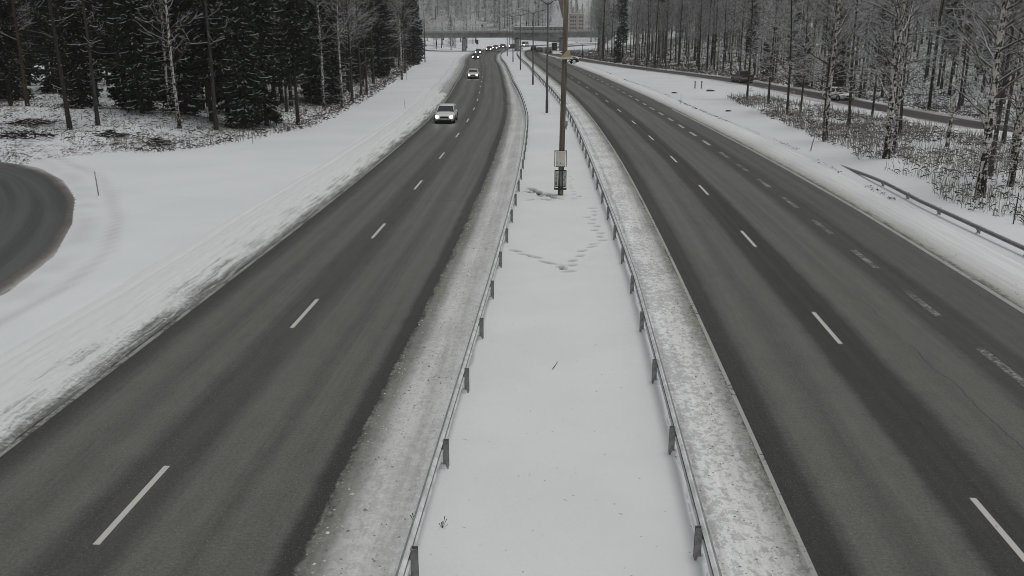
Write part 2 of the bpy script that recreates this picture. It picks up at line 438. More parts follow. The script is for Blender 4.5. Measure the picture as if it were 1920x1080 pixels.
M['lamp_off'] = plain('lamp_glass', (.5, .5, .5), .15, .6)
M['tail'] = plain('tail_lamp_red', (.25, .02, .02), .3, .5)
M['plate'] = plain('plate_white', (.7, .7, .68), .5, .4)
def wood():
    t = NT('weathered_pole_wood', .85, .2); o = t.coord()
    n = t.noise(t.scale(o, (9, 9, .35)), 2.0, 5, .65)
    c = t.mix(t.step(n, .3, .7), (.10, .086, .066), (.27, .23, .165))
    t.bump(n, .02, .6); return t.color(c)
M['wood'] = wood()
def bark(name, a, b, sz=(4, 4, .8)):
    t = NT(name, .9, .15); o = t.coord(); n = t.noise(t.scale(o, sz), 2.2, 5, .7)
    return t.color(t.mix(t.step(n, .32, .68), a, b))
M['bark_spruce'] = bark('spruce_bark', (.022, .02, .018), (.075, .066, .058))
M['bark_pine'] = bark('pine_bark', (.06, .04, .028), (.20, .115, .06))
M['bark_grey'] = bark('grey_bark', (.035, .033, .03), (.13, .12, .105))
M['bark_dark'] = bark('dark_bark', (.034, .029, .025), (.10, .087, .074))
def birch():
    t = NT('birch_bark', .75, .25); o = t.coord(); z = t.sep(o)[2]
    n = t.noise(t.scale(o, (2.2, 2.2, 7)), 1.6, 5, .7); n2 = t.noise(t.scale(o, (1, 1, .5)), 1.5, 4)
    n3 = t.noise(t.scale(o, (3, 3, 1.0)), 3, 3)
    base = t.mix(t.step(n2, .3, .7), (.60, .56, .47), (.78, .76, .70))
    low = t.step(z, 3.4, .2)
    k = t.step(t.math('ADD', t.math('MULTIPLY', t.math('ADD', n, n3), .5), t.math('MULTIPLY', low, .045)), .490, .53)
    return t.color(t.mix(k, base, (.022, .02, .018)))
M['birch'] = birch()
M['twig'] = plain('dark_twigs', (.066, .053, .045), .9, .1, var=.45, sc=1.5)
M['twig_brown'] = plain('brown_twigs', (.115, .085, .065), .9, .1, var=.45, sc=1.5)
M['needle'] = plain('spruce_needles', (.028, .033, .023), .8, .15, var=.5, sc=1.1)
M['needle_frost'] = plain('frosted_needles', (.28, .30, .295), .85, .15, var=.6, sc=.55)
M['twig_frost'] = plain('frosted_twigs', (.42, .415, .40), .9, .1, var=.4, sc=1.5)
M['frost'] = plain('hoar_frost', (.88, .90, .89), .9, .1, var=.25, sc=.8)
M['grass'] = plain('dead_grass', (.17, .135, .10), .9, .1, var=.5, sc=2)
M['stalk'] = plain('grey_stalks', (.25, .23, .20), .9, .1, var=.5, sc=2)

# ------------------------------------------------------------------ ground sheet
uc = np.concatenate([-41.3 - 1.2 * (1.19 ** np.arange(26, -1, -1) - 1) / .19 - .8, np.arange(-41.6, -24.2, .42), np.arange(-24, 24.01, .34), 24.5 + 1.2 * (1.19 ** np.arange(0, 28) - 1) / .19 + .6])
yc = np.concatenate([np.arange(-60, 6, 4.), np.arange(6, 60, .5), np.arange(60, 130, 1.), np.arange(130, 330, 2.5), 330 + 3.0 * (1.055 ** np.arange(0, 52) - 1) / .055])
U, Y = np.meshgrid(uc, yc)
gs = np.clip(np.where(Y < 340, shift(U, Y), shift(U, np.full_like(Y, 339.))), -40, 40)
X = U + gs
Z = height(X, Y)
ed = left_edge_u(Y) - uof(X, Y)
lit = np.where(Y < 320, sst((ed + 1.5) / 4.5) * (.52 + .16 * vnoise(X, Y, 6, 21)), 0)
lit = np.maximum(lit, sst((X - fx(Y) - 2.6) / 5) * np.where(Y < 345, .46 + .12 * sst((X - fx(Y) - 9) / 14), 0) )
vr = sst((X - (19.2 + sR(Y) * 1.0 + 1.6 * (vnoise(X, Y, 5, 9) - .5))) / 2.2) * sst((116 - Y) / 14) * (X < fx(Y) - 8)
lit = np.maximum(lit, vr * .26)
lit = np.where(Y > 448, .62, lit)
uu = uof(X, Y)
grime = sst((uu + 15.3) / 2.4) * (uu < -11) * .8 + sst((19.5 - uu) / 3.0) * (uu > 13) * .35
ldm = loop_dist(X, Y)
arc = np.exp(-((ldm - 2.1 - .6 * (vnoise(X, Y, 9, 41) - .5)) / .24) ** 2) * (.3 + .9 * vnoise(X, Y, 3, 42)) + .8 * np.exp(-((ldm - .9) / .6) ** 2) * vnoise(X, Y, 1.2, 43)
grime = np.maximum(grime, np.where((uu > -2.9) & (uu < 2.9), 0, 0))
ground = tag(grid_obj('ground', X, Y, Z, M['ground'], (uu, Y), (lit, grime, np.clip(arc, 0, 1))), 'snow covered ground with forest floor and verges', 'ground', kind='structure')

# median strip at fine resolution with footprints pressed into it
mu = np.concatenate([np.linspace(-2.66, -2.4, 8)[:-1], np.linspace(-2.4, 2.4, 96), np.linspace(2.4, 2.66, 8)[1:]]); my = np.concatenate([np.arange(8, 56, .06), np.arange(56, 70, .5)])
U, Y = np.meshgrid(mu, my); X = U + shift(U, Y)
edge = sst((2.60 - np.abs(U) + .22 * (vnoise(X, Y, .9, 31) - .5)) / .16)
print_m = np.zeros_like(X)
Z = .075 * edge - .03 * (1 - edge) + .03 * (vnoise(X, Y, 2.2, 11) - .5) * edge + .012 * (vnoise(X, Y, .5, 12) - .5) * edge
Z *= np.where(Y > 66, (70 - Y) / 4, 1)
def dent(x, y, l, w, a, dp=.10):
    global Z, print_m
    ca, sa = math.cos(a), math.sin(a); dx, dy = X - x, Y - y
    dp *= 2.2; l *= 1.15; w *= 1.6
    p = (dx * ca + dy * sa) / (l / 2); q = (-dx * sa + dy * ca) / (w / 2); r2 = p * p + q * q
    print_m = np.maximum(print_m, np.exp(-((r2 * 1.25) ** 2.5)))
    Z = Z - dp * np.exp(-(r2 ** 2.5)) + .008 * np.exp(-((np.sqrt(r2) - 1.6) / .4) ** 2)
steps = [(-1.95, 35.6, .55, .14, -.55), (-1.55, 35.0, .6, .13, -.5), (-1.1, 34.6, .5, .13, -.55), (-.62, 33.8, .75, .12, -.6), (-.1, 33.3, .32, .24, .4), (0, 32.95, .25, .2, 0), (.2, 32.6, .5, .16, .25),
         (.35, 34.2, .32, .2, .9), (.32, 33.5, .36, .17, .7), (.66, 34.95, .32, .18, .8), (.75, 35.8, .4, .17, .9), (1.15, 36.5, .5, .13, .7), (1.25, 37.0, .5, .13, .7), (1.65, 37.7, .4, .13, .5),
         (1.55, 38.4, .25, .22, .3), (1.6, 39.1, .32, .17, .1), (1.35, 39.7, .28, .2, -.5), (1.5, 40.5, .25, .24, .2), (1.25, 41.1, .3, .18, -.4), (1.35, 41.9, .26, .2, .2), (1.1, 42.4, .22, .2, -.5), (1.45, 43.0, .22, .2, .2), (1.42, 43.8, .28, .18, 0), (1.35, 44.6, .45, .18, 0),
         (.75, 47.8, .25, .2, .1), (.5, 47.1, .3, .16, .3), (.5, 48.5, .22, .18, 0), (.48, 49.3, .24, .16, .2), (.4, 50.4, .2, .18, 0), (.33, 51.1, .24, .16, 0), (.3, 52.4, .2, .16, 0), (.42, 53.3, .2, .16, 0), (.3, 54.4, .2, .16, 0)]
for s in steps: dent(*s)
rr = random.Random(5)
for k in range(16):
    t = k / 15; dent(-2.0 + 1.5 * t + rr.uniform(-.1, .1), 50.0 - 2.4 * t + rr.uniform(-.25, .25), .5, .17, -.9 + rr.uniform(-.3, .3), .08)
for k in range(14):
    t = k / 13; dent(-2.0 + 1.7 * t + rr.uniform(-.1, .1), 49.0 - 1.9 * t + rr.uniform(-.25, .25), .45, .15, -.8 + rr.uniform(-.3, .3), .06)
for k in range(7):
    t = k / 6; dent(-1.9 + 1.2 * t, 46.6 + .35 * math.sin(t * 3), .45, .12, .2, .05)
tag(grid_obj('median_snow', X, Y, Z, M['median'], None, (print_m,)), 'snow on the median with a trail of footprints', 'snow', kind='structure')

# ------------------------------------------------------------------ carriageways
def strip(name, u0, u1, mat, y0=-60, y1=470):
    us = np.concatenate([np.arange(u0, u1, .8), [u1]])
    ys = np.concatenate([np.arange(y0, 60, 3.), np.arange(60, y1, 2.)])
    U, Y = np.meshgrid(us, ys)
    Ur = np.where(U > 12, 12 + (U - 12) * np.where(U < 14.8, lane_scale(Y), 1), U)
    Ur = np.where(U >= 14.8, 12 + 2.8 * lane_scale(Y) + (U - 14.8), Ur)
    return tag(grid_obj(name, Ur + shift(Ur, Y), Y, np.zeros_like(U), mat, (U, Y)), kind='structure')
rl = strip('northbound_carriageway', -13.6, -2.2, M['road_L'])
rr_ = strip('southbound_carriageway', 2.2, 17.9, M['road_R'])
tag(rl, 'left carriageway with oncoming cars', 'road'); tag(rr_, 'right carriageway with exit lane', 'road')
def line(name, mat, parent, u, w, spans, zz=.005):
    mb = MB()
    for a, b in spans:
        n = max(2, int((b - a) / 2) + 1); ys = np.linspace(a, b, n + 1)
        uu = np.array([u(q) if callable(u) else u for q in ys], float)
        x = xof(uu, ys)
        mb.add([(x[i] + s * w / 2, ys[i], zz) for i in range(n + 1) for s in (-1, 1)], [(2 * i, 2 * i + 1, 2 * i + 3, 2 * i + 2) for i in range(n)])
    return mb.build(name, mat, parent)
line('lane_marking', M['paint'], rl, -8.2, .13, [(13.8 + 12 * k - 24, 16.8 + 12 * k - 24) for k in range(36)])
line('edge_marking', M['paint_edge'], rl, -12.0, .15, [(-20, 300)])
line('lane_marking', M['paint'], rr_, 8.05, .13, [(13.6 + 11.9 * k - 24, 16.6 + 11.9 * k - 24) for k in range(24)])
line('exit_lane_marking', M['paint_worn'], rr_, 11.9, .26, [(23.1 + 5.86 * k - 36, 26.0 + 5.86 * k - 36) for k in range(14)])
line('exit_lane_marking', M['paint_mid'], rr_, lambda y: 11.9 if y < 150 else 11.9, .24, [(23.1 + 5.86 * k, 26.0 + 5.86 * k) for k in range(8, 30)])
line('edge_marking', M['paint_edge_bright'], rr_, 4.3, .10, [(-20, 330)])
line('edge_marking', M['paint_edge_bright'], rr_, lambda y: 12 + 2.8 * float(lane_scale(y)), .2, [(-20, 100)])

def poly_strip(name, pts, hw, mat, zz=0.0, off=0.0, step=2.0):
    P = [Vector((p[0], p[1], 0)) for p in pts]; Q = []
    for a, b in zip(P[:-1], P[1:]):
        n = max(1, int((b - a).length / step))
        Q += [a.lerp(b, i / n) for i in range(n)]
    Q.append(P[-1])
    for _ in range(14): Q = [Q[0]] + [(Q[i - 1] + Q[i] * 2 + Q[i + 1]) / 4 for i in range(1, len(Q) - 1)] + [Q[-1]]
    vs = []; ws = np.linspace(-hw, hw, 9); s = 0; V = []
    for i, q in enumerate(Q):
        d = (Q[min(i + 1, len(Q) - 1)] - Q[max(0, i - 1)]).normalized(); nrm = Vector((d.y, -d.x, 0))
        if i: s += (Q[i] - Q[i - 1]).length
        V.append([(q + nrm * (w + off), w, s) for w in ws])
    X = np.array([[p[0].x for p in r] for r in V]); Y = np.array([[p[0].y for p in r] for r in V])
    return tag(grid_obj(name, X, Y, np.full_like(X, zz), mat, (np.array([[p[1] for p in r] for r in V]), np.array([[p[2] for p in r] for r in V]))), kind='structure')
M['side'] = side_road('frontage_asphalt', 1.85, (.105, .10, .10))
M['loop'] = side_road('loop_asphalt', 4.65, (.098, .10, .10))
tag(poly_strip('frontage_road', [(float(fx(y)), y) for y in range(-40, 290, 6)], 3.4, M['side'], .003), 'narrow cleared road along the right forest', 'road')
# the loop's centre lies left of its traced outer edge
tag(poly_strip('loop_ramp', LOOP, 5.15, M['loop'], .003, off=4.2), 'curved ramp at the lower left', 'road')

# ------------------------------------------------------------------ ploughed bank along the left edge
def bank_mat():
    t = NT('ploughed_snow', .85, .2); o = t.coord(); mk = t.attr('mask'); uv = t.coord('UV')
    n = t.noise(o, 9, 5, .75); st = t.noise(t.scale(uv, (8, .35, 1)), 1.4, 5, .7)
    d = t.step(t.math('ADD', mk[0], t.math('ADD', t.math('MULTIPLY', t.math('SUBTRACT', n, .5), .8), t.math('MULTIPLY', t.math('SUBTRACT', st, .5), .9))), .4, .95)
    c = t.mix(d, (.80, .825, .82), (.17, .17, .165))
    t.bump(n, .05, .6)
    return t.color(c)
M['bank'] = bank_mat()
bu = np.linspace(-15.9, -11.95, 64); by = np.concatenate([np.arange(7, 60, .11), np.arange(60, 130, .4)])
U, Y = np.meshgrid(bu, by)
X = xof(U, Y)
prof = np.interp(U, [-15.9, -15.5, -15, -14, -13.1, -12.6, -12.3, -12.1, -11.95], [.02, .075, .10, .17, .15, .10, .05, .0, -.05])
k = np.interp(U, [-15.9, -15.3, -14.3, -13, -12.3, -11.95], [0, .2, .6, 1, 1, .4])
rid = 1 - np.abs(2 * vnoise(U * 6.5 + 1.1 * vnoise(U, Y, 1.5, 63), Y * .45, 1.5, 61) - 1)
rid2 = 1 - np.abs(2 * vnoise(U * 2.1, Y * .8, .55, 62) - 1)
lump = vnoise(U * 1.0, Y, .22, 64)
Z = prof * (.75 + .5 * vnoise(U, Y, 3, 65)) + k * (.075 * (rid - .5) * (.75 + .5 * vnoise(U, Y, 4, 66)) + .05 * (rid2 - .5) + .045 * (lump - .5))
Z = np.where(U < -15.5, .055 + .6 * (Z - .055), Z)
gv = np.exp(-((U + 15.15 + .5 * (vnoise(U * 0, Y, 14, 67) - .5)) / .11) ** 2) * (.5 + .7 * vnoise(U * 2, Y, .8, 68))
Z = Z - .06 * gv
hol = np.clip(.75 - rid, 0, 1) * k
dm = np.interp(U, [-15.9, -14.6, -13.4, -12.5, -12.2, -11.95], [0, .10, .30, .52, .8, .95]) + hol * .45 * np.interp(U, [-15.9, -15, -14, -12], [0, .3, 1, .8])
dm = np.maximum(dm, gv * .42)
fade = np.interp(Y, [7, 110, 130], [1, 1, 0])
Z = Z * fade - .1 * (1 - fade)
tag(grid_obj('snow_bank', X, Y, Z, M['bank'], (U, Y), (np.clip(dm, 0, 1),)), 'ploughed snow ridge along the left carriageway', 'snow', kind='structure')
# ------------------------------------------------------------------ trees
def hz(x, y): return float(height(x, y))
def V3(*a): return Vector(a)
def trunk_mesh(mb, H, r, rng, n=8, lean=0.0, mi=0, wob=.05, seg=9, la=0.0):
    pts, rad = [], []
    ph = rng.uniform(0, 6.28)
    for i in range(seg + 1):
        t = i / seg
        pts.append(V3(math.cos(la) * lean * H * t + wob * math.sin(ph + 5 * t) * t * 2, math.sin(la) * lean * H * t + wob * math.cos(ph + 4 * t) * t * 2, -.4 + (H + .4) * t))
        rad.append(r * (1.35 if i == 0 else 1) * (1 - t) ** .8 + .012)
    mb.tube(pts, rad, n, mi)
    def at(z):
        f = max(0, min(.9999, (z + .4) / (H + .4))) * seg; i = int(f)
        return pts[i].lerp(pts[i + 1], f - i), rad[i] + (rad[i + 1] - rad[i]) * (f - i)
    return at

def make_spruce(seed, H, rad, z0, mats=None, snow=.4, dens=1.0, rt=.17):
    rng = random.Random(seed)
    root = empty('spruce_tree')
    tm = MB(); at = trunk_mesh(tm, H, rt, rng); tm.build('trunk', M['bark_spruce'], root, True)
    mb = MB(); z = z0
    # dead lower twigs
    for _ in range(int(z0 * 5)):
        zz = rng.uniform(.8, z0 + .5); a = rng.uniform(0, 6.28); p, r = at(zz); L = rng.uniform(.5, 1.5)
        d = V3(math.cos(a), math.sin(a), rng.uniform(-.3, .15))
        mb.ribbon([p, p + d * L * .5, p + d * L + V3(0, 0, -.12)], [.035, .025, .012], 2, V3(0, 0, 1))
    while z < H - .25:
        t = (z - z0) / (H - z0)
        prof = min(1, .55 + t * 2.2) * (1 - t) ** .75
        for k in range(int(rng.uniform(5, 8) * dens)):
            a = rng.uniform(0, 6.28); L = max(.18, rad * prof * rng.uniform(.55, 1.15)); zz = z + rng.uniform(-.2, .2)
            p, r = at(zz); d = V3(math.cos(a), math.sin(a), 0); sd = V3(-math.sin(a), math.cos(a), 0)
            dr = rng.uniform(.18, .42) * (1 - .5 * t); up = rng.uniform(.05, .2)
            ax = [p + d * L * q + V3(0, 0, -dr * L * math.sin(q * 1.75) + up * L * q * q) for q in (0, .3, .55, .8, 1)]
            mb.ribbon(ax, [.05, .16, .2, .18, .05], 0, sd)
            mb.ribbon(ax, [.05, .12, .16, .16, .05], 0, V3(0, 0, 1))
            nt = max(2, int(L * 4.5 * dens))
            for j in range(nt):
                q = .15 + .85 * (j + rng.random()) / nt
                f = q * 4; i = min(3, int(f)); c = ax[i].lerp(ax[i + 1], f - i)
                for s in (-1, 1):
                    l = (.18 + .5 * (1 - q) * min(1, L)) * rng.uniform(.6, 1.3)
                    e = c + sd * s * l + d * l * .55 + V3(0, 0, -l * rng.uniform(.15, .85))
                    w = rng.uniform(.07, .14)
                    n = V3(0, 0, 1) if rng.random() < .5 else d
                    mb.add([c - n * w * .4, c + n * w * .4, e + n * w * .5, e - n * w * .5 - V3(0, 0, .05)], [(0, 1, 2, 3)], 0)
                    if rng.random() < snow * .13:
                        mb.ribbon([c.lerp(e, .35) + V3(0, 0, .06), e + V3(0, 0, .06)], [.05, .09], 1, V3(0, 0, 1) if rng.random() < .6 else sd)
            if rng.random() < snow:
                i0 = rng.choice((1, 1, 2)); i1 = min(4, i0 + rng.choice((1, 2, 2, 3)))
                pts = [ax[i] + V3(rng.uniform(-.06, .06), rng.uniform(-.06, .06), .05 + rng.uniform(-.05, .05)) for i in range(i0, i1 + 1)]
                w = [rng.uniform(.10, .26) * (.6 if i in (0, len(pts) - 1) else 1) for i in range(len(pts))]
                mb.ribbon(pts, w, 1, sd)
                mb.ribbon([q + V3(0, 0, .02) for q in pts], .07, 1, V3(0, 0, 1))
        z += rng.uniform(.26, .42) / dens
    mb.build('crown', mats or [M['needle'], M['snow_dull'], M['twig']], root)
    return root

def make_bare(seed, name, H, rt, zb, bmat, tmat, spread=.28, upang=(20, 60), nb=30, snow=.6, lean=0.0, la=0.0, tw=1.0, fork=False, pinetop=False):
    rng = random.Random(seed)
    root = empty(name)
    tm = MB(); at = trunk_mesh(tm, H, rt, rng, 9, lean, 0, .10, 10, la)
    tops = [at]
    if fork:
        at2 = trunk_mesh(tm, H * .9, rt * .8, rng, 8, .035, 0, .12, 10, la + 2.2); tops.append(at2)
    tm.build('trunk', bmat, root, True)
    mb = MB()
    def stick(p, d, L, r, depth):
        n = 5 if depth == 0 else (4 if depth == 1 else 2)
        pts = [p]; dd = d.copy()
        for i in range(n):
            dd = (dd + V3(rng.uniform(-.22, .22), rng.uniform(-.22, .22), rng.uniform(-.12, .2) if depth < 2 else rng.uniform(-.3, .15))).normalized()
            pts.append(pts[-1] + dd * L / n)
        rad = [r * (1 - .85 * i / n) for i in range(n + 1)]
        if depth == 0: mb.tube(pts, rad, 5, 0, False)
        elif depth == 1: mb.tube(pts, rad, 3, 0, False)
        else: mb.ribbon(pts, [max(.012, 2 * q) for q in rad], 1 if rng.random() < snow * .38 else 0, V3(rng.uniform(-1, 1), rng.uniform(-1, 1), rng.uniform(0, 1)))
        if abs(d.z) < .88 and rng.random() < snow:
            mb.ribbon([q + V3(0, 0, rad[i] + .012) for i, q in enumerate(pts)], [max(.02, rad[i] * 1.9) for i in range(n + 1)], 1)
            if depth < 2: mb.ribbon([q + V3(0, 0, rad[i] + .022) for i, q in enumerate(pts)], [max(.034, rad[i] * 1.5) for i in range(n + 1)], 1, V3(0, 0, 1))
        if depth < 2:
            m = int((7 if depth == 0 else 4) * tw)
            for j in range(m):
                f = (.22 + .78 * (j + rng.random()) / m) * n; i = min(n - 1, int(f)); c = pts[i].lerp(pts[i + 1], f - i)
                ax = (pts[i + 1] - pts[i]).normalized()
                pr = V3(rng.uniform(-1, 1), rng.uniform(-1, 1), rng.uniform(-.5, .9)); pr = (pr - ax * pr.dot(ax)).normalized()
                stick(c, (ax * .75 + pr * .7).normalized(), L * rng.uniform(.28, .5), max(.008, rad[i] * .5), depth + 1)
    for at_ in tops:
        for k in range(nb // len(tops)):
            t = (k + rng.random()) / (nb // len(tops)); z = zb + (H - zb) * t ** .9 * .97
            a = rng.uniform(0, 6.28); e = R(rng.uniform(*upang)); p, r = at_(z)
            L = H * spread * (1 - t) ** .6 * rng.uniform(.5, 1.1) + .5
            stick(p, V3(math.cos(a) * math.cos(e), math.sin(a) * math.cos(e), math.sin(e)), L, min(r * .5, .014 + .0085 * L), 0)
        if bmat is M['birch']:
            for _ in range(70):   # short knotty shoots all along the stem
                z = rng.uniform(1.0, H * .8); a = rng.uniform(0, 6.28); p, r = at_(z); L = rng.uniform(.25, .75)
                stick(p, V3(math.cos(a), math.sin(a), rng.uniform(-.2, .8)).normalized(), L, .013, 1)
        for _ in range(int(zb * 2.2)):   # dead stubs low down
            z = rng.uniform(.8, zb); a = rng.uniform(0, 6.28); p, r = at_(z); L = rng.uniform(.3, 1.1)
            stick(p, V3(math.cos(a), math.sin(a), rng.uniform(-.3, .3)).normalized(), L, .016, 1)
    if pinetop:
        for k in range(46):
            z = H * rng.uniform(.6, 1.0); a = rng.uniform(0, 6.28); p, r = at(z); L = rng.uniform(.6, 2.3) * (1.3 - z / H + .35)
            c = p + V3(math.cos(a) * L, math.sin(a) * L, rng.uniform(-.1, .5))
            for _ in range(40):
                q = c + V3(rng.gauss(0, .35), rng.gauss(0, .35), rng.gauss(0, .2)); dv = V3(rng.uniform(-1, 1), rng.uniform(-1, 1), rng.uniform(-.2, 1)).normalized() * rng.uniform(.15, .3)
                mb.ribbon([q, q + dv], .09, 2, V3(rng.uniform(-1, 1), rng.uniform(-1, 1), rng.uniform(-1, 1)))
    mb.build('crown', [tmat, M['snow_dull'], M['needle']], root)
    return root

def make_frosted(seed, H, rad, conifer):
    rng = random.Random(seed)
    root = empty('frosted_tree')
    tm = MB(); at = trunk_mesh(tm, H, .14, rng, 6); tm.build('trunk', M['bark_dark'], root, True)
    mb = MB()
    n = 1150 if conifer else 900
    for i in range(n):
        if conifer:
            t = rng.random() ** .8; z = H * (.1 + .9 * t); rr = rad * (1 - t) ** .8 * rng.uniform(.35, 1.0) + .1
            rr *= .75 + .35 * math.sin(z * 4.2)
        else:
            t = rng.random(); z = H * (.3 + .7 * t); rr = rad * math.sin(math.pi * (.12 + .86 * t)) ** .7 * rng.uniform(.2, 1.05)
        a = rng.uniform(0, 6.28)
        p = V3(math.cos(a) * rr, math.sin(a) * rr, z)
        d = V3(math.cos(a), math.sin(a), rng.uniform(-.6, .2) if conifer else rng.uniform(-.2, 1.1)).normalized() * rng.uniform(.3, .75)
        m = 1 if rng.random() < (.68 if conifer else .72) else 0
        mb.ribbon([p - d * .4, p + d * .6], [.08, .26 if conifer else .12], m, V3(rng.uniform(-1, 1), rng.uniform(-1, 1), rng.uniform(-.3, .3)))
    mb.build('crown', [M['needle_frost'] if conifer else M['twig_frost'], M['frost'], M['frost']], root)
    return root

PROTO_N = [0]
def proto_place(protos, used, i, x, y, s=1.0, rz=None, label=None, group=None, name=None, dz=0.0, lean=None):
    o = protos[i]
    if i in used: o = copy_tree(o)
    else: used.add(i)
    if name: o.name = name
    o.location = (x, y, hz(x, y) + dz); o.scale = (s, s, s)
    o.rotation_euler = (lean[0] if lean else 0, lean[1] if lean else 0, random.uniform(0, 6.28) if rz is None else rz)
    tag(o, label, 'tree', group)
    if not group and 'group' in o: del o['group']
    return o

SPR = [make_spruce(11, 21, 2.7, .8, snow=.62), make_spruce(12, 23, 2.5, 3.6, snow=.5), make_spruce(13, 19, 2.9, .4, snow=.7), make_spruce(14, 24, 2.6, 6.0, snow=.45), make_spruce(15, 12, 2.1, .3, snow=.6)]
us = set()
BIR = [make_bare(21, 'birch_tree', 19, .15, 4.5, M['birch'], M['twig'], .20, (25, 60), 34, .55, la=.4),
       make_bare(22, 'birch_tree', 20, .20, 3.2, M['birch'], M['twig'], .22, (25, 58), 38, .85, fork=True, tw=.85),
       make_bare(23, 'birch_tree', 17, .12, 5.5, M['birch'], M['twig'], .19, (30, 62), 28, .5),
       make_bare(24, 'birch_tree', 18, .22, 2.4, M['birch'], M['twig_brown'], .27, (28, 52), 34, .9, tw=.85)]
ub = set()
BAR = [make_bare(31, 'bare_tree', 17, .13, 3.6, M['bark_dark'], M['twig'], .20, (0, 40), 54, .8, tw=1.25),
       make_bare(32, 'bare_tree', 19, .15, 5.0, M['bark_grey'], M['twig'], .18, (10, 55), 54, .75, tw=1.3),
       make_bare(33, 'bare_tree', 15, .11, 2.6, M['bark_dark'], M['twig_brown'], .24, (0, 45), 50, .85, tw=1.2),
       make_bare(34, 'bare_tree', 20, .14, 6.5, M['bark_grey'], M['twig_brown'], .16, (5, 55), 56, .7, tw=1.3)]
ur = set()
PIN = [make_bare(41, 'pine_tree', 21, .17, 6, M['bark_pine'], M['twig'], .10, (-15, 20), 22, .5, pinetop=True),
       make_bare(42, 'pine_tree', 19, .15, 5, M['bark_dark'], M['twig'], .12, (-10, 25), 26, .35, pinetop=True),
       make_bare(43, 'pine_tree', 22, .16, 7, M['bark_spruce'], M['twig'], .10, (-15, 20), 26, .3, pinetop=True)]
up_ = set()

G = 'forest left of the motorway'
def S(i, x, y, s=1, label=None, group=None, rz=None): return proto_place(SPR, us, i, x, y, s, rz, label, group)
def B(i, x, y, s=1, label=None, group=None, rz=None, lean=None): return proto_place(BIR, ub, i, x, y, s, rz, label, group, lean=lean)
def T(i, x, y, s=1, label=None, group=None, rz=None, lean=None): return proto_place(BAR, ur, i, x, y, s, rz, label, group, lean=lean)
def P(i, x, y, s=1, label=None, group=None, rz=None, lean=None): return proto_place(PIN, up_, i, x, y, s, rz, label, group, lean=lean)
placed = []
def free(x, y, d): return all((x - a) ** 2 + (y - b) ** 2 > d * d for a, b in placed)
# -- left edge trees, one by one
P(0, -48.0, 80.0, 1.0, 'tall pine with an orange brown trunk at the far left of the forest')
P(2, -37.6, 67.8, 1.0, 'dark leaning trunk standing lowest on the mound beside the curved ramp', lean=(0, -.035))
P(1, -36.2, 69.4, .95, 'straight dark trunk on the mound just right of the leaning trunk')
B(2, -33.0, 75.2, 1.0, 'thin white birch, left one of the pair fronting the left forest', lean=(0, .012))
B(0, -30.8, 71.9, .9, 'white birch with black marks, right one of the pair fronting the left forest', lean=(0, .02))
S(0, -34.7, 73.9, .9, 'dense dark spruce with branches to the ground behind the two thin birches')
S(1, -30.2, 77.2, 1.0, 'dark spruce with a bare lower trunk right of the white birch pair')
S(2, -27.1, 76.5, .95, 'broad spruce with snow streaked low branches at the forest edge')
B(2, -27.8, 85.3, 1.0, 'pale slender birch behind the broad snow streaked spruce')
S(3, -23.9, 81.2, .86, 'spruce with a long bare trunk standing on the edge of the open snow')
S(2, -27.2, 100.3, 1.0, 'low branched spruce behind the bare trunked one at the snow edge')
B(0, -25.4, 96.0, .95, 'birch with dark knots standing nearest the snow field, left of two')
B(2, -24.0, 98.5, 1.1, 'white spotted birch standing nearest the snow field, right of two')
T(1, -25.0, 107.4, .95, 'grey bare tree with spreading limbs just beyond the two edge birches')
T(3, -25.7, 115.5, .95, 'slim grey tree left of a dark trunk further along the left forest edge')
P(1, -25.4, 117.5, .9, 'dark trunk beside a slim grey tree further along the left forest edge')
B(2, -26.6, 150, 1.15, 'tall pale birch pair trunk near the end of the left forest')
T(1, -29.5, 170, 1.1, 'tall straight grey tree near the end of the left forest')
S(2, -33.5, 205, .95, 'snow speckled spruce at the end of the left forest before the overpass')
S(4, -35.4, 222, 1.2, 'smaller frosted spruce last in the left forest before the overpass')
placed += [(-48, 80), (-37.6, 67.8), (-36.2, 69.4), (-33, 75.2), (-30.8, 71.9), (-34.7, 73.9), (-30.2, 77.2), (-27.1, 76.5), (-27.8, 85.3), (-23.9, 81.2), (-27.2, 100.3), (-25.4, 96), (-24, 98.5), (-25, 107.4), (-25.7, 115.5), (-25.4, 117.5), (-26.6, 150), (-29.5, 170), (-33.5, 205), (-35.4, 222)]
rng = random.Random(99)
n = 0
for _ in range(6000):
    if n > 285: break
    y = 74 + 180 * rng.random() ** 1.25
    x0 = float(xof(left_edge_u(y), y))
    d = rng.random() ** 1.2 * (52 if y < 130 else 34)
    x = x0 - 1.5 - d
    if x < -.62 * y - 8: continue
    if y < 108 and x < -38 and rng.random() < .45: continue   # thinner here: the white field shows between the trunks
    if not free(x, y, 2.3 if d < 14 else 3.0): continue
    placed.append((x, y)); n += 1
    r = rng.random() * (.72 if (y < 102 and x < -35) else 1)
    if r < (.56 if y < 130 else .5):
        S(rng.choice((0, 0, 1, 1, 2, 3)), x, y, rng.uniform(.8, 1.1), 'dark spruce standing among others inside the left forest', 'spruces inside the left forest')
    elif r < .72:
        P(rng.choice((1, 2)), x, y, rng.uniform(.85, 1.1), 'straight pine trunk standing inside the left forest', 'pines inside the left forest')
    elif r < .82:
        B(rng.choice((0, 2)), x, y, rng.uniform(.85, 1.1), 'pale birch standing inside the left forest', 'birches inside the left forest')
    else:
        T(rng.choice((0, 1, 3)), x, y, rng.uniform(.8, 1.1), 'bare grey tree standing inside the left forest', 'bare trees inside the left forest')

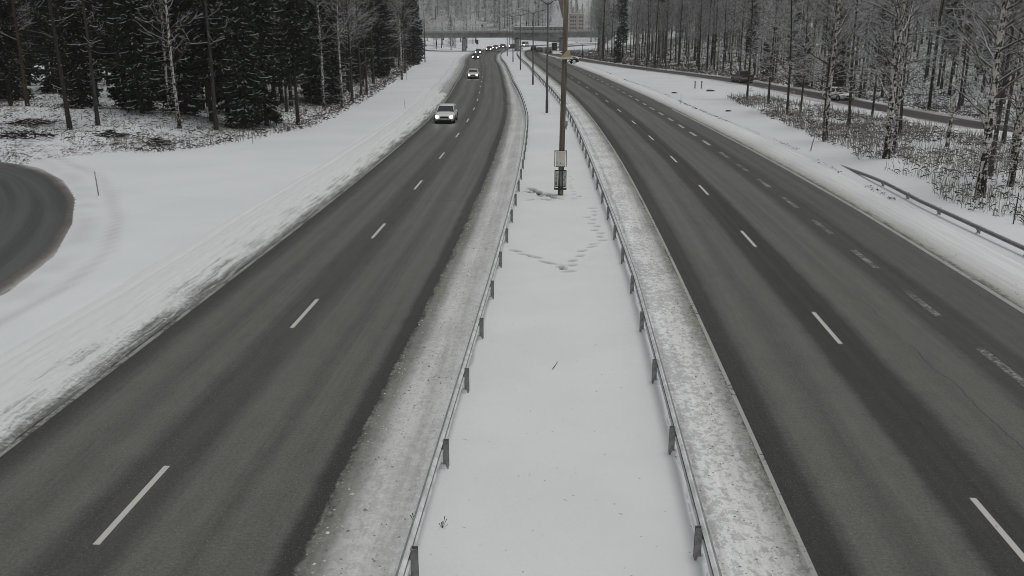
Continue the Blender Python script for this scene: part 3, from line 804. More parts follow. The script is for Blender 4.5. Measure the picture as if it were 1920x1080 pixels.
# -- right verge trees, one by one
B(0, 19.8, 71.2, 1.05, 'birch with a pale yellowish upper trunk just behind the leaning road marker', lean=(0, -.02))
T(2, 22.4, 81.2, .95, 'thin bare tree just behind the birch by the road marker')
B(1, 21.2, 61.5, 1.0, 'forked thick birch with two white trunks in the middle of the right verge', rz=.3, lean=(0, -.01))
B(2, 22.6, 64.2, 1.0, 'slender birch close behind the forked thick birch')
B(3, 21.4, 47.7, 1.0, 'largest birch with wide ascending branches nearest the camera on the right', rz=1.0, lean=(0, -.03))
B(0, 24.8, 51.8, 1.0, 'birch at the right edge beside the largest one', lean=(0, -.05))
B(2, 22.6, 50.6, .9, 'thin birch right behind the largest birch')
T(0, 21.7, 112.7, .95, 'straight dark bare trunk farthest along the row on the right verge')
T(0, 22.9, 106.3, .95, 'dark trunk second from the far end of the row on the right verge')
T(2, 21.9, 92.8, 1.05, 'leaning dark trunk standing out onto the open snow on the right verge', lean=(0, .03))
T(0, 25.1, 83.2, .95, 'reddish dark trunk in front of the white car', lean=(0, .03))
T(2, 24.0, 96.0, .85, 'thin dark trunk between the leaning trunk and the frontage road')
T(2, 29.2, 89.8, .9, 'short leaning dark trunk close to the frontage road', lean=(0, .06))
T(0, 26.8, 75.2, .95, 'dark leaning trunk behind the forked thick birch', lean=(0, .05))
B(2, 28.0, 68.8, .95, 'white spotted birch in the tall dead grass between the big birches')
T(1, 25.2, 55.3, .9, 'grey trunk in the undergrowth behind the largest birch')
T(3, 32.8, 70.6, .95, 'grey trunk close to the frontage road near the right edge')
B(3, 29.5, 62.0, .9, 'wide branched birch behind the largest one at the right edge')
placed = [(19.8, 71.2), (22.4, 81.2), (21.2, 61.5), (22.6, 64.2), (21.4, 47.7), (24.8, 51.8), (22.6, 50.6), (21.7, 112.7), (22.9, 106.3), (21.9, 92.8), (25.1, 83.2), (24, 96), (29.2, 89.8), (26.8, 75.2), (28, 68.8), (25.2, 55.3), (32.8, 70.6), (29.5, 62)]
SL_T = [(13.9, 244, 1), (19.4, 234.8, 0), (21.3, 209.1, 0), (23.8, 198.7, 0), (26.7, 192.6, 0), (28.1, 180.1, 1), (28.5, 172.3, 1), (32.6, 187.3, 1), (32.6, 164, 1), (11.7, 244.7, 0)]
for x, y, i in SL_T:
    T(i, x, y, rng.uniform(.9, 1.1), 'bare trunk at the foot of the wooded slope beside the frontage road', 'trunks along the foot of the right slope')
    placed.append((x, y))
n = 0
for _ in range(9000):
    if n > 425: break
    y = 72 + 225 * rng.random()
    d = rng.random() ** 1.15 * 62
    x = float(fx(y)) + 3.6 + d
    if x > .66 * y + 6 or (y > 232 and x < .024 * y + 2): continue
    if not free(x, y, 2.2 if d < 16 else 2.7): continue
    placed.append((x, y)); n += 1
    r = rng.random()
    if r < .58:
        T(rng.choice((0, 1, 1, 3, 3)), x, y, rng.uniform(.85, 1.15), 'bare grey tree standing among others on the wooded right slope', 'bare trees on the right slope')
    elif r < .74:
        P(rng.choice((1, 2, 2)), x, y, rng.uniform(.85, 1.1), 'straight pine trunk standing on the wooded right slope', 'pines on the right slope')
    elif r < (.86 if y < 170 else .96):
        B(rng.choice((0, 2)), x, y, rng.uniform(.85, 1.1), 'pale birch standing on the wooded right slope', 'birches on the right slope')
    else:
        S(rng.choice((1, 3, 4)), x, y, rng.uniform(.6, .95), 'dark spruce standing on the wooded right slope', 'spruces on the right slope')

# -- frosted trees beyond the overpass
FRO = [make_frosted(51, 12, 2.3, True), make_frosted(52, 10, 2.6, False), make_frosted(53, 14, 2.2, True), make_frosted(54, 8, 2.4, False)]
uf = set(); placed = []
def FT(i, x, y, s, lab, grp): return proto_place(FRO, uf, i, x, y, s, None, lab, grp)
n = 0
for _ in range(9000):
    if n > 290: break
    y = rng.uniform(456, 612) if n < 240 else rng.uniform(668, 740)
    x = rng.uniform(-.165 * y, .0 * y) if n < 240 else rng.uniform(-.01 * y, .05 * y)
    if n < 240 and x > -8: continue
    if not free(x, y, 3.6): continue
    placed.append((x, y)); n += 1
    FT(rng.choice((0, 0, 1, 2, 2, 3)), x, y, rng.uniform(.95, 1.5), 'small frosted tree on the far hillside beyond the overpass', 'frosted trees on the far hill')
n = 0
for _ in range(3000):
    if n > 44: break
    y = rng.uniform(318, 420); x = rng.uniform(-.19 * y, -.095 * y)
    if uof(x, y) > -20: continue
    if not free(x, y, 3.5): continue
    placed.append((x, y)); n += 1
    FT(rng.choice((1, 1, 3, 0)), x, y, rng.uniform(.7, 1.25), 'frosted bare tree on the bank just beyond the overpass', 'frosted trees behind the overpass')
n = 0
for _ in range(3000):
    if n > 40: break
    y = rng.uniform(330, 480); x = rng.uniform(.024 * y, .13 * y)
    if x < fx(y) + 6 and y < 420: continue
    if not free(x, y, 3.2): continue
    placed.append((x, y)); n += 1
    T(rng.choice((1, 3)), x, y, rng.uniform(.55, .85), 'bare tree on the right bank beyond the overpass', 'bare trees right of the overpass')

# ------------------------------------------------------------------ undergrowth (uncountable)
def undergrowth(name, pts_fn, n, hgt, mats, label, rng, tw=.5, dark=.45, snow=.35):
    mb = MB()
    for _ in range(n):
        q = pts_fn(rng)
        if q is None: continue
        x, y = q; z = hz_fast(x, y)
        d = max(1.0, y / 60)
        if rng.random() < tw:   # leaning twig with a line of snow
            a = rng.uniform(0, 6.28); L = rng.uniform(.12, .45) * d ** .35; e = rng.uniform(-.05, .5)
            v = V3(math.cos(a) * math.cos(e), math.sin(a) * math.cos(e), math.sin(e)) * L
            p = V3(x, y, z + .03 + rng.random() * .18)
            w = rng.uniform(.025, .07) * d ** .5
            mb.ribbon([p, p + v * .5 + V3(0, 0, .05), p + v], [w, w, w * .5], 0, V3(0, 0, 1))
            if rng.random() < snow: mb.ribbon([p + V3(0, 0, .04), p + v * .5 + V3(0, 0, .09), p + v + V3(0, 0, .03)], [w * .8, w, w * .5], 2)
        else:
            h = rng.uniform(*hgt); w = rng.uniform(.012, .03) * d ** .6
            p = V3(x, y, z - .02); b = V3(rng.gauss(0, .16), rng.gauss(0, .16), 1) * h
            mb.ribbon([p, p + b * .6, p + b + V3(rng.gauss(0, .08), 0, 0)], [w, w * .9, w * .35], 1, V3(1, rng.uniform(-.5, .5), 0))
    o = mb.build(name, mats)
    return tag(o, label, 'undergrowth', kind='stuff')
_gx, _gy = np.arange(-120, 160, .5), np.arange(40, 330, .5)
_HG = height(*np.meshgrid(_gx, _gy))
def hz_fast(x, y):
    i = min(len(_gx) - 2, max(0, int((x + 120) * 2))); j = min(len(_gy) - 2, max(0, int((y - 40) * 2)))
    a, b = (x - _gx[i]) * 2, (y - _gy[j]) * 2
    return float((_HG[j, i] * (1 - a) + _HG[j, i + 1] * a) * (1 - b) + (_HG[j + 1, i] * (1 - a) + _HG[j + 1, i + 1] * a) * b)
ru = random.Random(3)
def verge_pt(r):
    y = r.uniform(41, 116); x = r.uniform(19.5, 36)
    lo = 20.2 + float(sR(y)) + 1.8 * math.sin(y * .5) * .5
    if x < lo or x > float(fx(y)) - 7.5: return None
    if y > 95 and r.random() < .5: return None
    if float(vnoise(x, y, 1.6, 71)) + .5 * float(vnoise(x, y, 5, 72)) < .30 + .5 * r.random(): return None
    return x, y
undergrowth('verge_undergrowth', verge_pt, 27000, (.25, .95), [M['twig'], M['stalk'], M['snow_dull']], 'dead grass and twigs poking through snow on the right verge', ru, .36, snow=.6)
def slope_pt(r):
    y = 70 + 220 * r.random() ** 1.2; d = r.random() ** 1.6 * 52; x = float(fx(y)) + 3.2 + d
    return (x, y) if x < .66 * y + 4 else None
undergrowth('slope_undergrowth', slope_pt, 36000, (.3, 1.5), [M['twig'], M['stalk'], M['snow_dull']], 'fallen twigs and brush on the wooded right slope', ru, .75, snow=.45)
def left_pt(r):
    y = 60 + 160 * r.random() ** 1.7; d = r.random() ** 1.8 * 40
    if y < 62.5: return None
    x = float(xof(left_edge_u(y), y)) - d + r.uniform(-.6, 1.2)
    if loop_dist(x, y) < 1.5: return None
    return x, y
undergrowth('left_forest_undergrowth', left_pt, 17000, (.2, .8), [M['twig'], M['grass'], M['snow_dull']], 'brown grass and twigs along the edge of the left forest', ru, .6, snow=.4)

def brush_pile(x, y, r, label):
    mb = MB(); z = hz(x, y); q = random.Random(int(x * 7 + y))
    for _ in range(170):
        a = q.uniform(0, 6.28); rr = r * q.random() ** .6; c = V3(math.cos(a) * rr, math.sin(a) * rr * .6, .05 + .45 * (1 - rr / r) * q.random())
        b = q.uniform(0, 6.28); v = V3(math.cos(b), math.sin(b) * .6, q.uniform(-.1, .35)) * q.uniform(.4, 1.1)
        mb.ribbon([c - v * .5, c, c + v * .5], [.03, .06, .02], 0, V3(0, 0, 1)); mb.ribbon([c - v * .5, c, c + v * .5], [.03, .05, .02], 0)
        if q.random() < .35: mb.ribbon([c - v * .4 + V3(0, 0, .05), c + V3(0, 0, .07), c + v * .4 + V3(0, 0, .05)], .08, 1)
    o = mb.build('brush_pile', [M['twig'], M['snow_dull']]); o.location = (x, y, z)
    tag(o, label, 'brush pile', 'brush piles on the left mound')
brush_pile(-40.8, 68.4, 1.7, 'heap of dark branches lying on top of the snowy mound')
brush_pile(-38.6, 63.0, 2.4, 'largest heap of dark branches at the foot of the mound by the ramp')
brush_pile(-33.9, 66.6, 1.1, 'small heap of dark branches right of the leaning trunk')
brush_pile(-30.0, 66.0, 1.0, 'small brush heap near the snow edge below the birch pair')
# ------------------------------------------------------------------ guard rails
def wbeam(mb, P, side, top, snow_mi=None, hs=1.0):
    """W profile beam along P (x, y); side = +1 faces +x"""
    prof = [(.012, .0), (.05, -.012), (.062, -.05), (.05, -.10), (.012, -.125), (.012, -.18), (.05, -.205), (.062, -.255), (.05, -.30), (.012, -.312)]
    prof = [(a, b * hs) for a, b in prof]
    ring = [(a * side, b) for a, b in prof] + [(-a * side * .95, b) for a, b in reversed(prof)]
    n = len(ring); vs, fs = [], []
    for i, (x, y, z) in enumerate(P):
        x0, y0, _ = P[max(i - 1, 0)]; x1, y1, _ = P[min(i + 1, len(P) - 1)]
        L = math.hypot(x1 - x0, y1 - y0); nx, ny = (y1 - y0) / L, -(x1 - x0) / L
        for a, b in ring: vs.append((x + nx * a, y + ny * a, z + top + b))
    for i in range(len(P) - 1):
        for k in range(n):
            q = (k + 1) % n
            fs.append((i * n + k, i * n + q, (i + 1) * n + q, (i + 1) * n + k))
    fs.append(tuple(range(n))); fs.append(tuple(reversed(range((len(P) - 1) * n, len(P) * n))))
    mb.add(vs, fs, 0)
    if snow_mi is not None:   # thin snow lying on the two ridges
        for (a, b, w) in ((-.02, -.004, .05), (-.045, -.197 * hs, .03)):
            vs = []
            for i, (x, y, z) in enumerate(P): vs += [(x + (a - w) * side, y, z + top + b - .02), (x + a * side, y, z + top + b + .018), (x + (a + w) * side, y, z + top + b - .006)]
            mb.add(vs, [(3 * i + k, 3 * i + k + 1, 3 * i + k + 4, 3 * i + k + 3) for i in range(len(P) - 1) for k in range(2)], snow_mi)
def post_mesh(h, side):
    mb = MB()   # channel section: web and two flanges, with a spacer to the beam
    mb.box((0, 0, h / 2 - .05), (.018, .11, h + .1)); mb.box((-.055 * side, .051, h / 2 - .05), (.10, .010, h + .098)); mb.box((-.055 * side, -.051, h / 2 - .05), (.10, .010, h + .098))
    mb.box((.035 * side, 0, h - .17), (.052, .06, .10))
    mb.tube([(0.0, 0, .0), (0.0, 0, .11)], [.105, .07], 7, 1)
    return mb
PM = {}
def guard(name, u0, side, y0, y1, label, top=.66, dy=4.0, off=0.0, snow=True, pm=0, uf=None):
    root = empty(name, label=label, cat='guard rail')
    ys = [y0 + dy * k for k in range(int((y1 - y0) / dy) + 1)]
    ux = uf or (lambda y: u0)
    fine = np.arange(y0 - 2, ys[-1] + 2, 1.0)
    rp = [(float(xof(ux(y), y)) + .068 * side, float(y), .03) for y in fine]
    mb = MB(); wbeam(mb, rp, side, top, 1 if snow else None)
    mb.build('rail', [M['zinc'], M['snow_dull']], root)
    for y in ys:
        x = float(xof(ux(y), y))
        key = (side, pm)
        if key not in PM:
            o = post_mesh(top - .02, side).build('post', [M['zinc_dark'], M['snow']], root); PM[key] = o
        else:
            o = PM[key].copy(); COL.objects.link(o); o.parent = root; o.name = 'post'
        o.location = (x, y, .05)
    return root
guL = lambda y: float(np.interp(y, [0, 35, 85, 140, 330], [-2.42, -2.36, -2.3, -3.0, -3.1]))
guR = lambda y: float(np.interp(y, [0, 30, 50, 60, 85, 140, 200, 330], [2.42, 2.42, 2.1, 2.0, 1.95, 1.75, 1.85, 2.0]))
guard('guard_rail', -2.4, -1, 8.95, 322, 'long galvanised guard rail along the left side of the snowy median', uf=guL, pm=1)
guard('guard_rail', 2.4, 1, 9.85, 322, 'long galvanised guard rail along the right side of the snowy median', uf=guR, pm=2)
# right verge rail whose end runs down into the ground
root = empty('guard_rail', label='shorter guard rail on the right verge with its end sloping into the snow', cat='guard rail')
fine = np.arange(10, 65, 1.0)
rp = [(float(np.interp(y, [10, 36, 46, 60], [18.35, 18.15, 17.75, 17.9])), float(y), .0 - .52 * float(sst((y - 50) / 15))) for y in fine]
mb = MB(); wbeam(mb, rp, -1, .46, 1, .58); mb.build('rail', [M['zinc'], M['snow_dull']], root)
for k, y in enumerate(np.arange(12, 56, 4.0)):
    x = float(np.interp(y, [10, 36, 46, 60], [18.35, 18.15, 17.75, 17.9])) + .07; d = .52 * float(sst((y - 50) / 15))
    if k == 0: p0 = post_mesh(.43, -1).build('post', [M['zinc_dark'], M['snow']], root); o = p0
    else: o = p0.copy(); COL.objects.link(o); o.parent = root; o.name = 'post'
    o.location = (x, float(y), -d)

# ------------------------------------------------------------------ camera pole on the median
root = empty('camera_pole', (-.2, 48.2, .05), label='weathered wooden pole on the median carrying a cream cabinet and a snowy camera shelf', cat='pole')
mb = MB(); mb.tube([(0, 0, -.3), (.05, 0, 3), (.11, 0, 7), (.17, 0, 11.5)], [.155, .15, .135, .115], 14); mb.build('pole', M['wood'], root, True)
mb = MB()
mb.box((-.02, -.27, 1.98), (.50, .22, .74)); mb.box((-.02, -.275, 2.365), (.56, .27, .03)); mb.box((-.02, -.385, 1.98), (.44, .012, .66))
bx = mb.build('cabinet', M['white_box'], root)
mb = MB(); mb.box((-.325, -.24, 2.0), (.035, .10, .86)); mb.box((.285, -.24, 2.0), (.035, .10, .86)); mb.box((-.02, -.20, 2.40), (.62, .05, .03)); mb.box((-.02, -.2, 1.57), (.5, .05, .05)); mb.build('frame', M['steel_dark'], bx)
mb = MB(); mb.tube([(-.02, -.39, 1.78), (-.02, -.405, 1.78)], .03, 10); mb.box((-.2, -.396, 1.8), (.03, .02, .12)); mb.build('lock', M['steel_dark'], bx)
mb = MB()
for dx in (-.31, .29): mb.box((dx, -.2, .86), (.035, .06, 1.02))
mb.box((-.01, -.2, 1.36), (.60, .05, .05)); mb.box((-.01, -.2, .38), (.66, .08, .09)); mb.box((-.01, -.215, .50), (.52, .03, .03))
fr = mb.build('meter_board_frame', M['steel_dark'], root)
mb = MB(); mb.box((-.22, -.19, .9), (.13, .02, .86)); mb.box((.2, -.19, .9), (.13, .02, .86)); mb.build('panel', plain('scuffed_grey_panel', (.38, .39, .38), .6, .3, var=.75, sc=7), fr)
mb = MB(); mb.tube([(-.0, -.18, .1), (.0, -.18, 1.6)], .025, 8); mb.tube([(.06, -.17, .1), (.03, -.17, 1.6)], .012, 6); mb.build('cable_tube', M['zinc'], root)
mb = MB(); mb.box((.24, -.05, 3.82), (.17, .16, .24)); mb.box((.14, -.03, 3.86), (.1, .04, .04)); mb.tube([(.24, -.05, 3.70), (.25, -.05, 3.50)], [.05, .03], 7); mb.build('sensor_box', plain('grey_sensor_box', (.4, .4, .37), .5, .4, var=.1), root)
mb = MB(); mb.box((.16, -.12, 7.08), (.78, .2, .05)); mb.tube([(.1, -.12, 6.72), (.42, -.12, 7.05)], .02, 6); sh_ = mb.build('camera_shelf', M['zinc'], root)
mb = MB(); mb.add([(-.14, -.2, 7.11), (.44, -.2, 7.11), (.44, .0, 7.11), (-.14, .0, 7.11), (.22, -.16, 7.50), (.36, -.16, 7.50), (.36, -.05, 7.50), (.22, -.05, 7.50)], [(3, 2, 1, 0), (4, 5, 6, 7), (0, 1, 5, 4), (1, 2, 6, 5), (2, 3, 7, 6), (3, 0, 4, 7)])
mb.build('camera_hood', plain('tan_camera_hood', (.56, .43, .28), .6, .3, var=.08), sh_)
mb = MB(); mb.box((.12, -.14, 7.125), (.86, .26, .05), taper=.9); mb.build('snow_cap', M['snow'], sh_)
mb = MB(); mb.tube([(.42, -.12, 7.0), (.52, -.12, 6.88)], [.10, .10], 10); mb.tube([(.72, -.12, 7.06), (.76, -.12, 6.92)], [.09, .09], 10); mb.box((.6, -.12, 7.05), (.4, .05, .04)); mb.build('camera', M['black'], sh_)
mb = MB(); mb.tube([(.58, -.14, 6.98), (.62, -.14, 6.82)], [.12, .05], 8); mb.tube([(.76, -.12, 7.12), (.78, -.12, 7.16)], [.10, .05], 8); mb.build('snow_clump', M['snow'], sh_)

# ------------------------------------------------------------------ lamp posts
def lamp(H, r=.14, arm=1.7):
    root = empty('lamp_post')
    mb = MB(); mb.tube([(0, 0, -.2), (0, 0, 1.3), (0, 0, 1.32), (0, 0, H)], [r, r, r * .86, r * .5], 10); mb.build('pole', M['pole_steel'], root, True)
    mb = MB()
    for s in (-1, 1): mb.tube([(0, 0, H - .3), (s * arm * .35, 0, H + .12), (s * arm, 0, H + .3)], [.05, .042, .035], 7)
    mb.build('arm', M['pole_steel'], root, True)
    for s in (-1, 1):
        mb = MB(); mb.add([(s * arm * .85, -.14, H + .30), (s * arm * .85, .14, H + .30), (s * (arm + .75), -.10, H + .40), (s * (arm + .75), .10, H + .40), (s * arm * .9, -.10, H + .42), (s * arm * .9, .10, H + .42), (s * (arm + .7), -.07, H + .48), (s * (arm + .7), .07, H + .48)],
                          [(0, 1, 3, 2), (4, 6, 7, 5), (0, 2, 6, 4), (1, 5, 7, 3), (0, 4, 5, 1), (2, 3, 7, 6)])
        lh = mb.build('lamp_head', M['zinc_dark'], root)
        mb = MB(); mb.add([(s * arm * .9, -.09, H + .425), (s * arm * .9, .09, H + .425), (s * (arm + .7), -.06, H + .485), (s * (arm + .7), .06, H + .485), (s * (arm + .3), 0, H + .52)], [(0, 1, 4), (1, 3, 4), (3, 2, 4), (2, 0, 4)]); mb.build('snow_cap', M['snow'], lh)
    return root
lp = lamp(10.6)
LBL = ['grey lamp post on the median nearest the camera, just left of the wooden pole', 'second lamp post on the median counting from the wooden pole', 'third lamp post on the median counting from the wooden pole',
       'fourth lamp post on the median, just before the overpass pier', 'fifth lamp post on the median, close in front of the overpass', 'lamp post on the median right under the far overpass edge']
for k, (x, y, s) in enumerate([(-1.9, 94.4, 1.03), (-4.9, 138.2, .98), (-8.9, 182.4, .98), (-12.5, 219.8, .98), (-16.3, 258.5, .98), (-16.6, 291, .95)]):
    o = lp if k == 0 else copy_tree(lp)
    o.location = (x, y, 0); o.scale = (s, s, s); o.rotation_euler = (0, 0, .12 if k < 3 else .05)
    tag(o, LBL[k], 'lamp post', 'lamp posts along the median')
def single_lamp(x, y, H, lab, rz=0, r=.12):
    root = empty('lamp_post', (x, y, hz(x, y)), rz, lab, 'lamp post', 'lamp posts beside the slip roads')
    mb = MB(); mb.tube([(0, 0, -.3), (0, 0, H)], [r, r * .55], 8); mb.build('pole', M['steel_dark'], root, True)
    mb = MB(); mb.tube([(0, 0, H - .1), (.5, 0, H + .15), (1.3, 0, H + .25)], [.05, .04, .035], 6); mb.build('arm', M['steel_dark'], root, True)
    mb = MB(); mb.box((1.6, 0, H + .27), (.7, .22, .12), taper=.8); mb.build('lamp_head', M['zinc_dark'], root)
single_lamp(-32.9, 217.1, 11.5, 'dark lamp post on the left snow verge in front of the overpass', 0)
single_lamp(-43.5, 352, 9.5, 'lamp post on the white bank seen below the overpass at left')
single_lamp(-47.0, 338, 13.5, 'tall lamp post rising behind the left end of the overpass', 0, .16)
single_lamp(17.4, 225.5, 6.2, 'short pale lamp post at the foot of the right slope', 3.14)
single_lamp(4.2, 246.0, 3.9, 'low dark post standing beside the frontage road where it meets the motorway', 3.14)
single_lamp(-21.5, 356, 12.5, 'thin lamp post standing behind the middle pier of the overpass', 0)

# ------------------------------------------------------------------ small things on the verges
def stick(name, x, y, h, lab, cat, mat, r=.022, lean=(0, 0), bands=False):
    root = empty(name, (x, y, hz(x, y)), 0, lab, cat)
    mb = MB(); mb.tube([(0, 0, -.1), (lean[0] * h * .5, lean[1] * h * .5, h * .5), (lean[0] * h, lean[1] * h, h)], [r, r, r * .8], 7); mb.build('pole', mat, root, True)
    if bands:
        mb = MB(); a, b = lean[0] * h, lean[1] * h; mb.tube([(a * .80, b * .8, h * .80), (a * .92, b * .92, h * .92)], r * 1.15, 7); mb.build('reflector', M['plate'], root)
        mb = MB(); mb.tube([(0, 0, -.02), (0, 0, .07)], [.16, .05], 8); mb.build('snow_collar', M['snow'], root)
stick('snow_marker', -24.6, 46.3, 1.35, 'snow marker pole with a snow band at the tip of the curved ramp', 'marker pole', M['zinc_dark'], .032, (-.04, 0), True)
stick('snow_marker', 17.55, 66.5, 1.05, 'leaning pale marker pole beside the start of the right guard rail', 'marker pole', M['zinc'], .04, (.2, 0), True)
stick('snow_marker', 20.5, 42.0, 1.45, 'thin dark marker post right of the sloping guard rail', 'marker pole', M['steel_dark'], .03, (.02, 0))
stick('snow_marker', -17.2, 98.5, 1.05, 'thin reed marker on the left snow verge near the silver car', 'marker pole', M['zinc_dark'], .022, (-.1, 0))
stick('snow_marker', -23.7, 68.3, .7, 'short reed marker in the open snow left of the motorway', 'marker pole', M['zinc_dark'], .022, (.03, 0))
stick('snow_marker', 13.1, 106.5, 1.3, 'thin marker reed on the right verge beyond the guard rail', 'marker pole', M['zinc_dark'], .02, (0, 0))
stick('snow_marker', -25.8, 150, 1.4, 'thin marker reed on the far left verge before the last spruces', 'marker pole', M['zinc_dark'], .022)
for k, (x, lab) in enumerate([(18.05, 'left one of two short stub posts sticking out of the right snow field'), (18.95, 'right one of two short stub posts sticking out of the right snow field')]):
    root = empty('stub_post', (x, 131.6, hz(x, 131.6)), 0, lab, 'post', 'stub posts in the right snow field')
    mb = MB(); mb.box((0, 0, .42), (.16, .12, 1.0)); mb.box((0, -.062, .45), (.06, .012, .9)); mb.build('post', M['zinc_dark'], root)
    mb = MB(); mb.box((0, 0, .955), (.24, .18, .07), taper=.7); mb.build('cap', M['steel_dark'], root)
def stone(x, y, s, lab):
    b = bmesh.new(); bmesh.ops.create_icosphere(b, subdivisions=2, radius=1)
    q = random.Random(int(x * 31 + y))
    for v in b.verts: v.co = Vector((v.co.x * s * 1.7, v.co.y * s, v.co.z * s * .5)) * q.uniform(.8, 1.15)
    me = bpy.data.meshes.new('clod'); b.to_mesh(me); b.free(); me.materials.append(M['twig'])
    o = bpy.data.objects.new('snow_clod', me); COL.objects.link(o); o.location = (x, y, hz(x, y) + s * .2); tag(o, lab, 'clod')
stone(14.2, 122.5, .24, 'small dark clod left of the two stub posts on the snow')
stone(19.4, 126.6, .34, 'flat dark clod just right of the two stub posts')
stone(16.9, 97.0, .2, 'little dark clod in the snow before the first verge tree')
stone(-.6, 18.9, .035, 'tiny dark speck lying on the near median snow')
mb = MB(); mb.tube([(-.26, 22.5, .08), (-.2, 22.7, .10), (-.1, 23.1, .12)], [.008, .01, .004], 5); tag(mb.build('twig', M['twig']), 'single thin twig lying on the median snow', 'twig')
for (x, y, lab) in ((-2.62, 14.7, 'small dry weed sticking up on the road side of the left guard rail'), (-2.12, 14.6, 'small dry weed on the median side of the left guard rail')):
    mb = MB(); q = random.Random(int(y * 10 + x * 10))
    for _ in range(6):
        v = V3(q.gauss(0, .09), q.gauss(0, .08), q.uniform(.08, .26)); mb.ribbon([V3(0, 0, 0), v * .6, v], [.010, .009, .016], 0, V3(1, .3, 0))
    o = mb.build('dry_weed', M['twig']); o.location = (x, y, .05); tag(o, lab, 'weed')

# ------------------------------------------------------------------ cars
def paintmat(name, c, metal=.15):
    t = NT(name, .32, .5, metal); o = t.coord(); z = t.sep(o)[2]
    n = t.noise(o, 5, 4); d = t.step(t.math('ADD', z, t.math('MULTIPLY', n, .4)), .85, .35)   # road grime low down
    return t.color(t.mix(t.math('MULTIPLY', d, .55), c, (.16, .155, .145)))
CP = {'silver': paintmat('silver_paint', (.72, .73, .73), .05), 'white': paintmat('white_car_paint', (.86, .86, .85), 0), 'dark': paintmat('dark_paint', (.03, .033, .037)), 'grey': paintmat('grey_car_paint', (.12, .125, .13)),
      'brown': paintmat('brown_paint', (.13, .112, .105)), 'black': paintmat('black_paint', (.018, .018, .02))}
def make_car(label, paint, kind='estate', lights=True, L=4.6, Wd=1.84, Ht=1.47, group=None):
    """built nose towards -Y, wheels on z = 0"""
    root = empty('parked_car' if False else 'car', label=label, cat='car', group=group)
    pm = CP[paint]; hw = Wd / 2
    # lower body: stations along the length (0 nose .. 1 tail): y, half width, sill z, shoulder z, deck z
    boot = {'estate': (.96, .96), 'hatch': (.95, .95), 'sedan': (.97, .99), 'van': (1.02, 1.02), 'pickup': (1.0, 1.0)}[kind]
    st = [(0, .70, .36, .56, .62), (.02, .84, .26, .62, .70), (.07, .95, .22, .68, .77), (.16, .99, .21, .76, .85), (.25, 1.0, .21, .83, .92), (.31, 1.0, .21, .88, .97), (.5, 1.0, .21, .92, .985), (.72, 1.0, .22, .95, boot[0]), (.88, .98, .24, .96, boot[1]), (.97, .93, .27, .93, boot[1] - .04), (1, .80, .38, .84, .86)]
    vs, fs = [], []
    for t, w, s, sh, dk in st:
        y = (t - .5) * L; w *= hw
        half = [(w * .90, s), (w * .98, s + .10), (w, (s + sh) / 2 + .03), (w * .985, sh - .04), (w * .93, sh + .02), (w * .80, dk), (w * .4, dk + .025)]
        ring = half + [(-a, b) for a, b in reversed(half)]
        vs += [(a, y, b) for a, b in ring]
    n = 14
    for i in range(len(st) - 1):
        for k in range(n):
            q = (k + 1) % n; fs.append((i * n + k, (i + 1) * n + k, (i + 1) * n + q, i * n + q))
    fs += [tuple(range(n)), tuple(reversed(range((len(st) - 1) * n, len(st) * n)))]
    mb = MB(); mb.add(vs, fs); body = mb.build('body', pm, root, True)
    # cabin: glass house and a painted roof with pillars
    y0, y1, y2, y3 = {'estate': (-.21, -.03, .40, .485), 'hatch': (-.22, -.05, .38, .475), 'sedan': (-.19, -.02, .24, .40), 'van': (-.30, -.14, .44, .49), 'pickup': (-.20, -.06, .12, .18)}[kind]
    zb, zt = .93, Ht; bw, tw = hw * .90, hw * .70
    gl = [(-bw, y0 * L, zb - .02), (bw, y0 * L, zb - .02), (bw, y3 * L, zb), (-bw, y3 * L, zb), (-tw, y1 * L, zt - .05), (tw, y1 * L, zt - .05), (tw, y2 * L, zt - .05), (-tw, y2 * L, zt - .05)]
    mb = MB(); mb.add(gl, [(0, 1, 5, 4), (1, 2, 6, 5), (2, 3, 7, 6), (3, 0, 4, 7)]); mb.build('windows', M['glass'], root)
    mb = MB(); ts = [(y1 - .012, .97, -.045), (y1 + .03, 1.02, -.005), ((y1 + y2) / 2, 1.03, .02), (y2 - .02, 1.0, 0), (y2 + .012, .97, -.045)]
    vs = []
    for t, w, dz in ts: vs += [(-tw * w - .012, t * L, zt - .06), (-tw * w * .93, t * L, zt + dz - .012), (-tw * .4, t * L, zt + dz), (tw * .4, t * L, zt + dz), (tw * w * .93, t * L, zt + dz - .012), (tw * w + .012, t * L, zt - .06)]
    mb.add(vs, [(6 * i + k, 6 * i + k + 1, 6 * i + k + 7, 6 * i + k + 6) for i in range(4) for k in range(5)] + [(0, 5, 4, 3, 2, 1), (24, 25, 26, 27, 28, 29)])
    def pillar(a, b, w=.06): mb.tube([Vector(a), Vector(b)], w / 2, 5)
    for s in (-1, 1):
        pillar((s * bw * 1.0, y0 * L, zb - .03), (s * tw * 1.02, y1 * L, zt - .05), .08); pillar((s * bw * 1.0, y3 * L, zb - .02), (s * tw * 1.02, y2 * L, zt - .05), .12)
        ym = (y1 + y2) / 2 - .02; pillar((s * bw * 1.01, ym * L, zb - .02), (s * tw * 1.02, ym * L, zt - .05), .07)
    mb.build('roof', pm, root, True)
    if kind == 'pickup':
        mb = MB(); mb.box((0, .335 * L, 1.06), (Wd * .93, L * .29, .16)); mb.build('cargo_cover', M['black'], root)
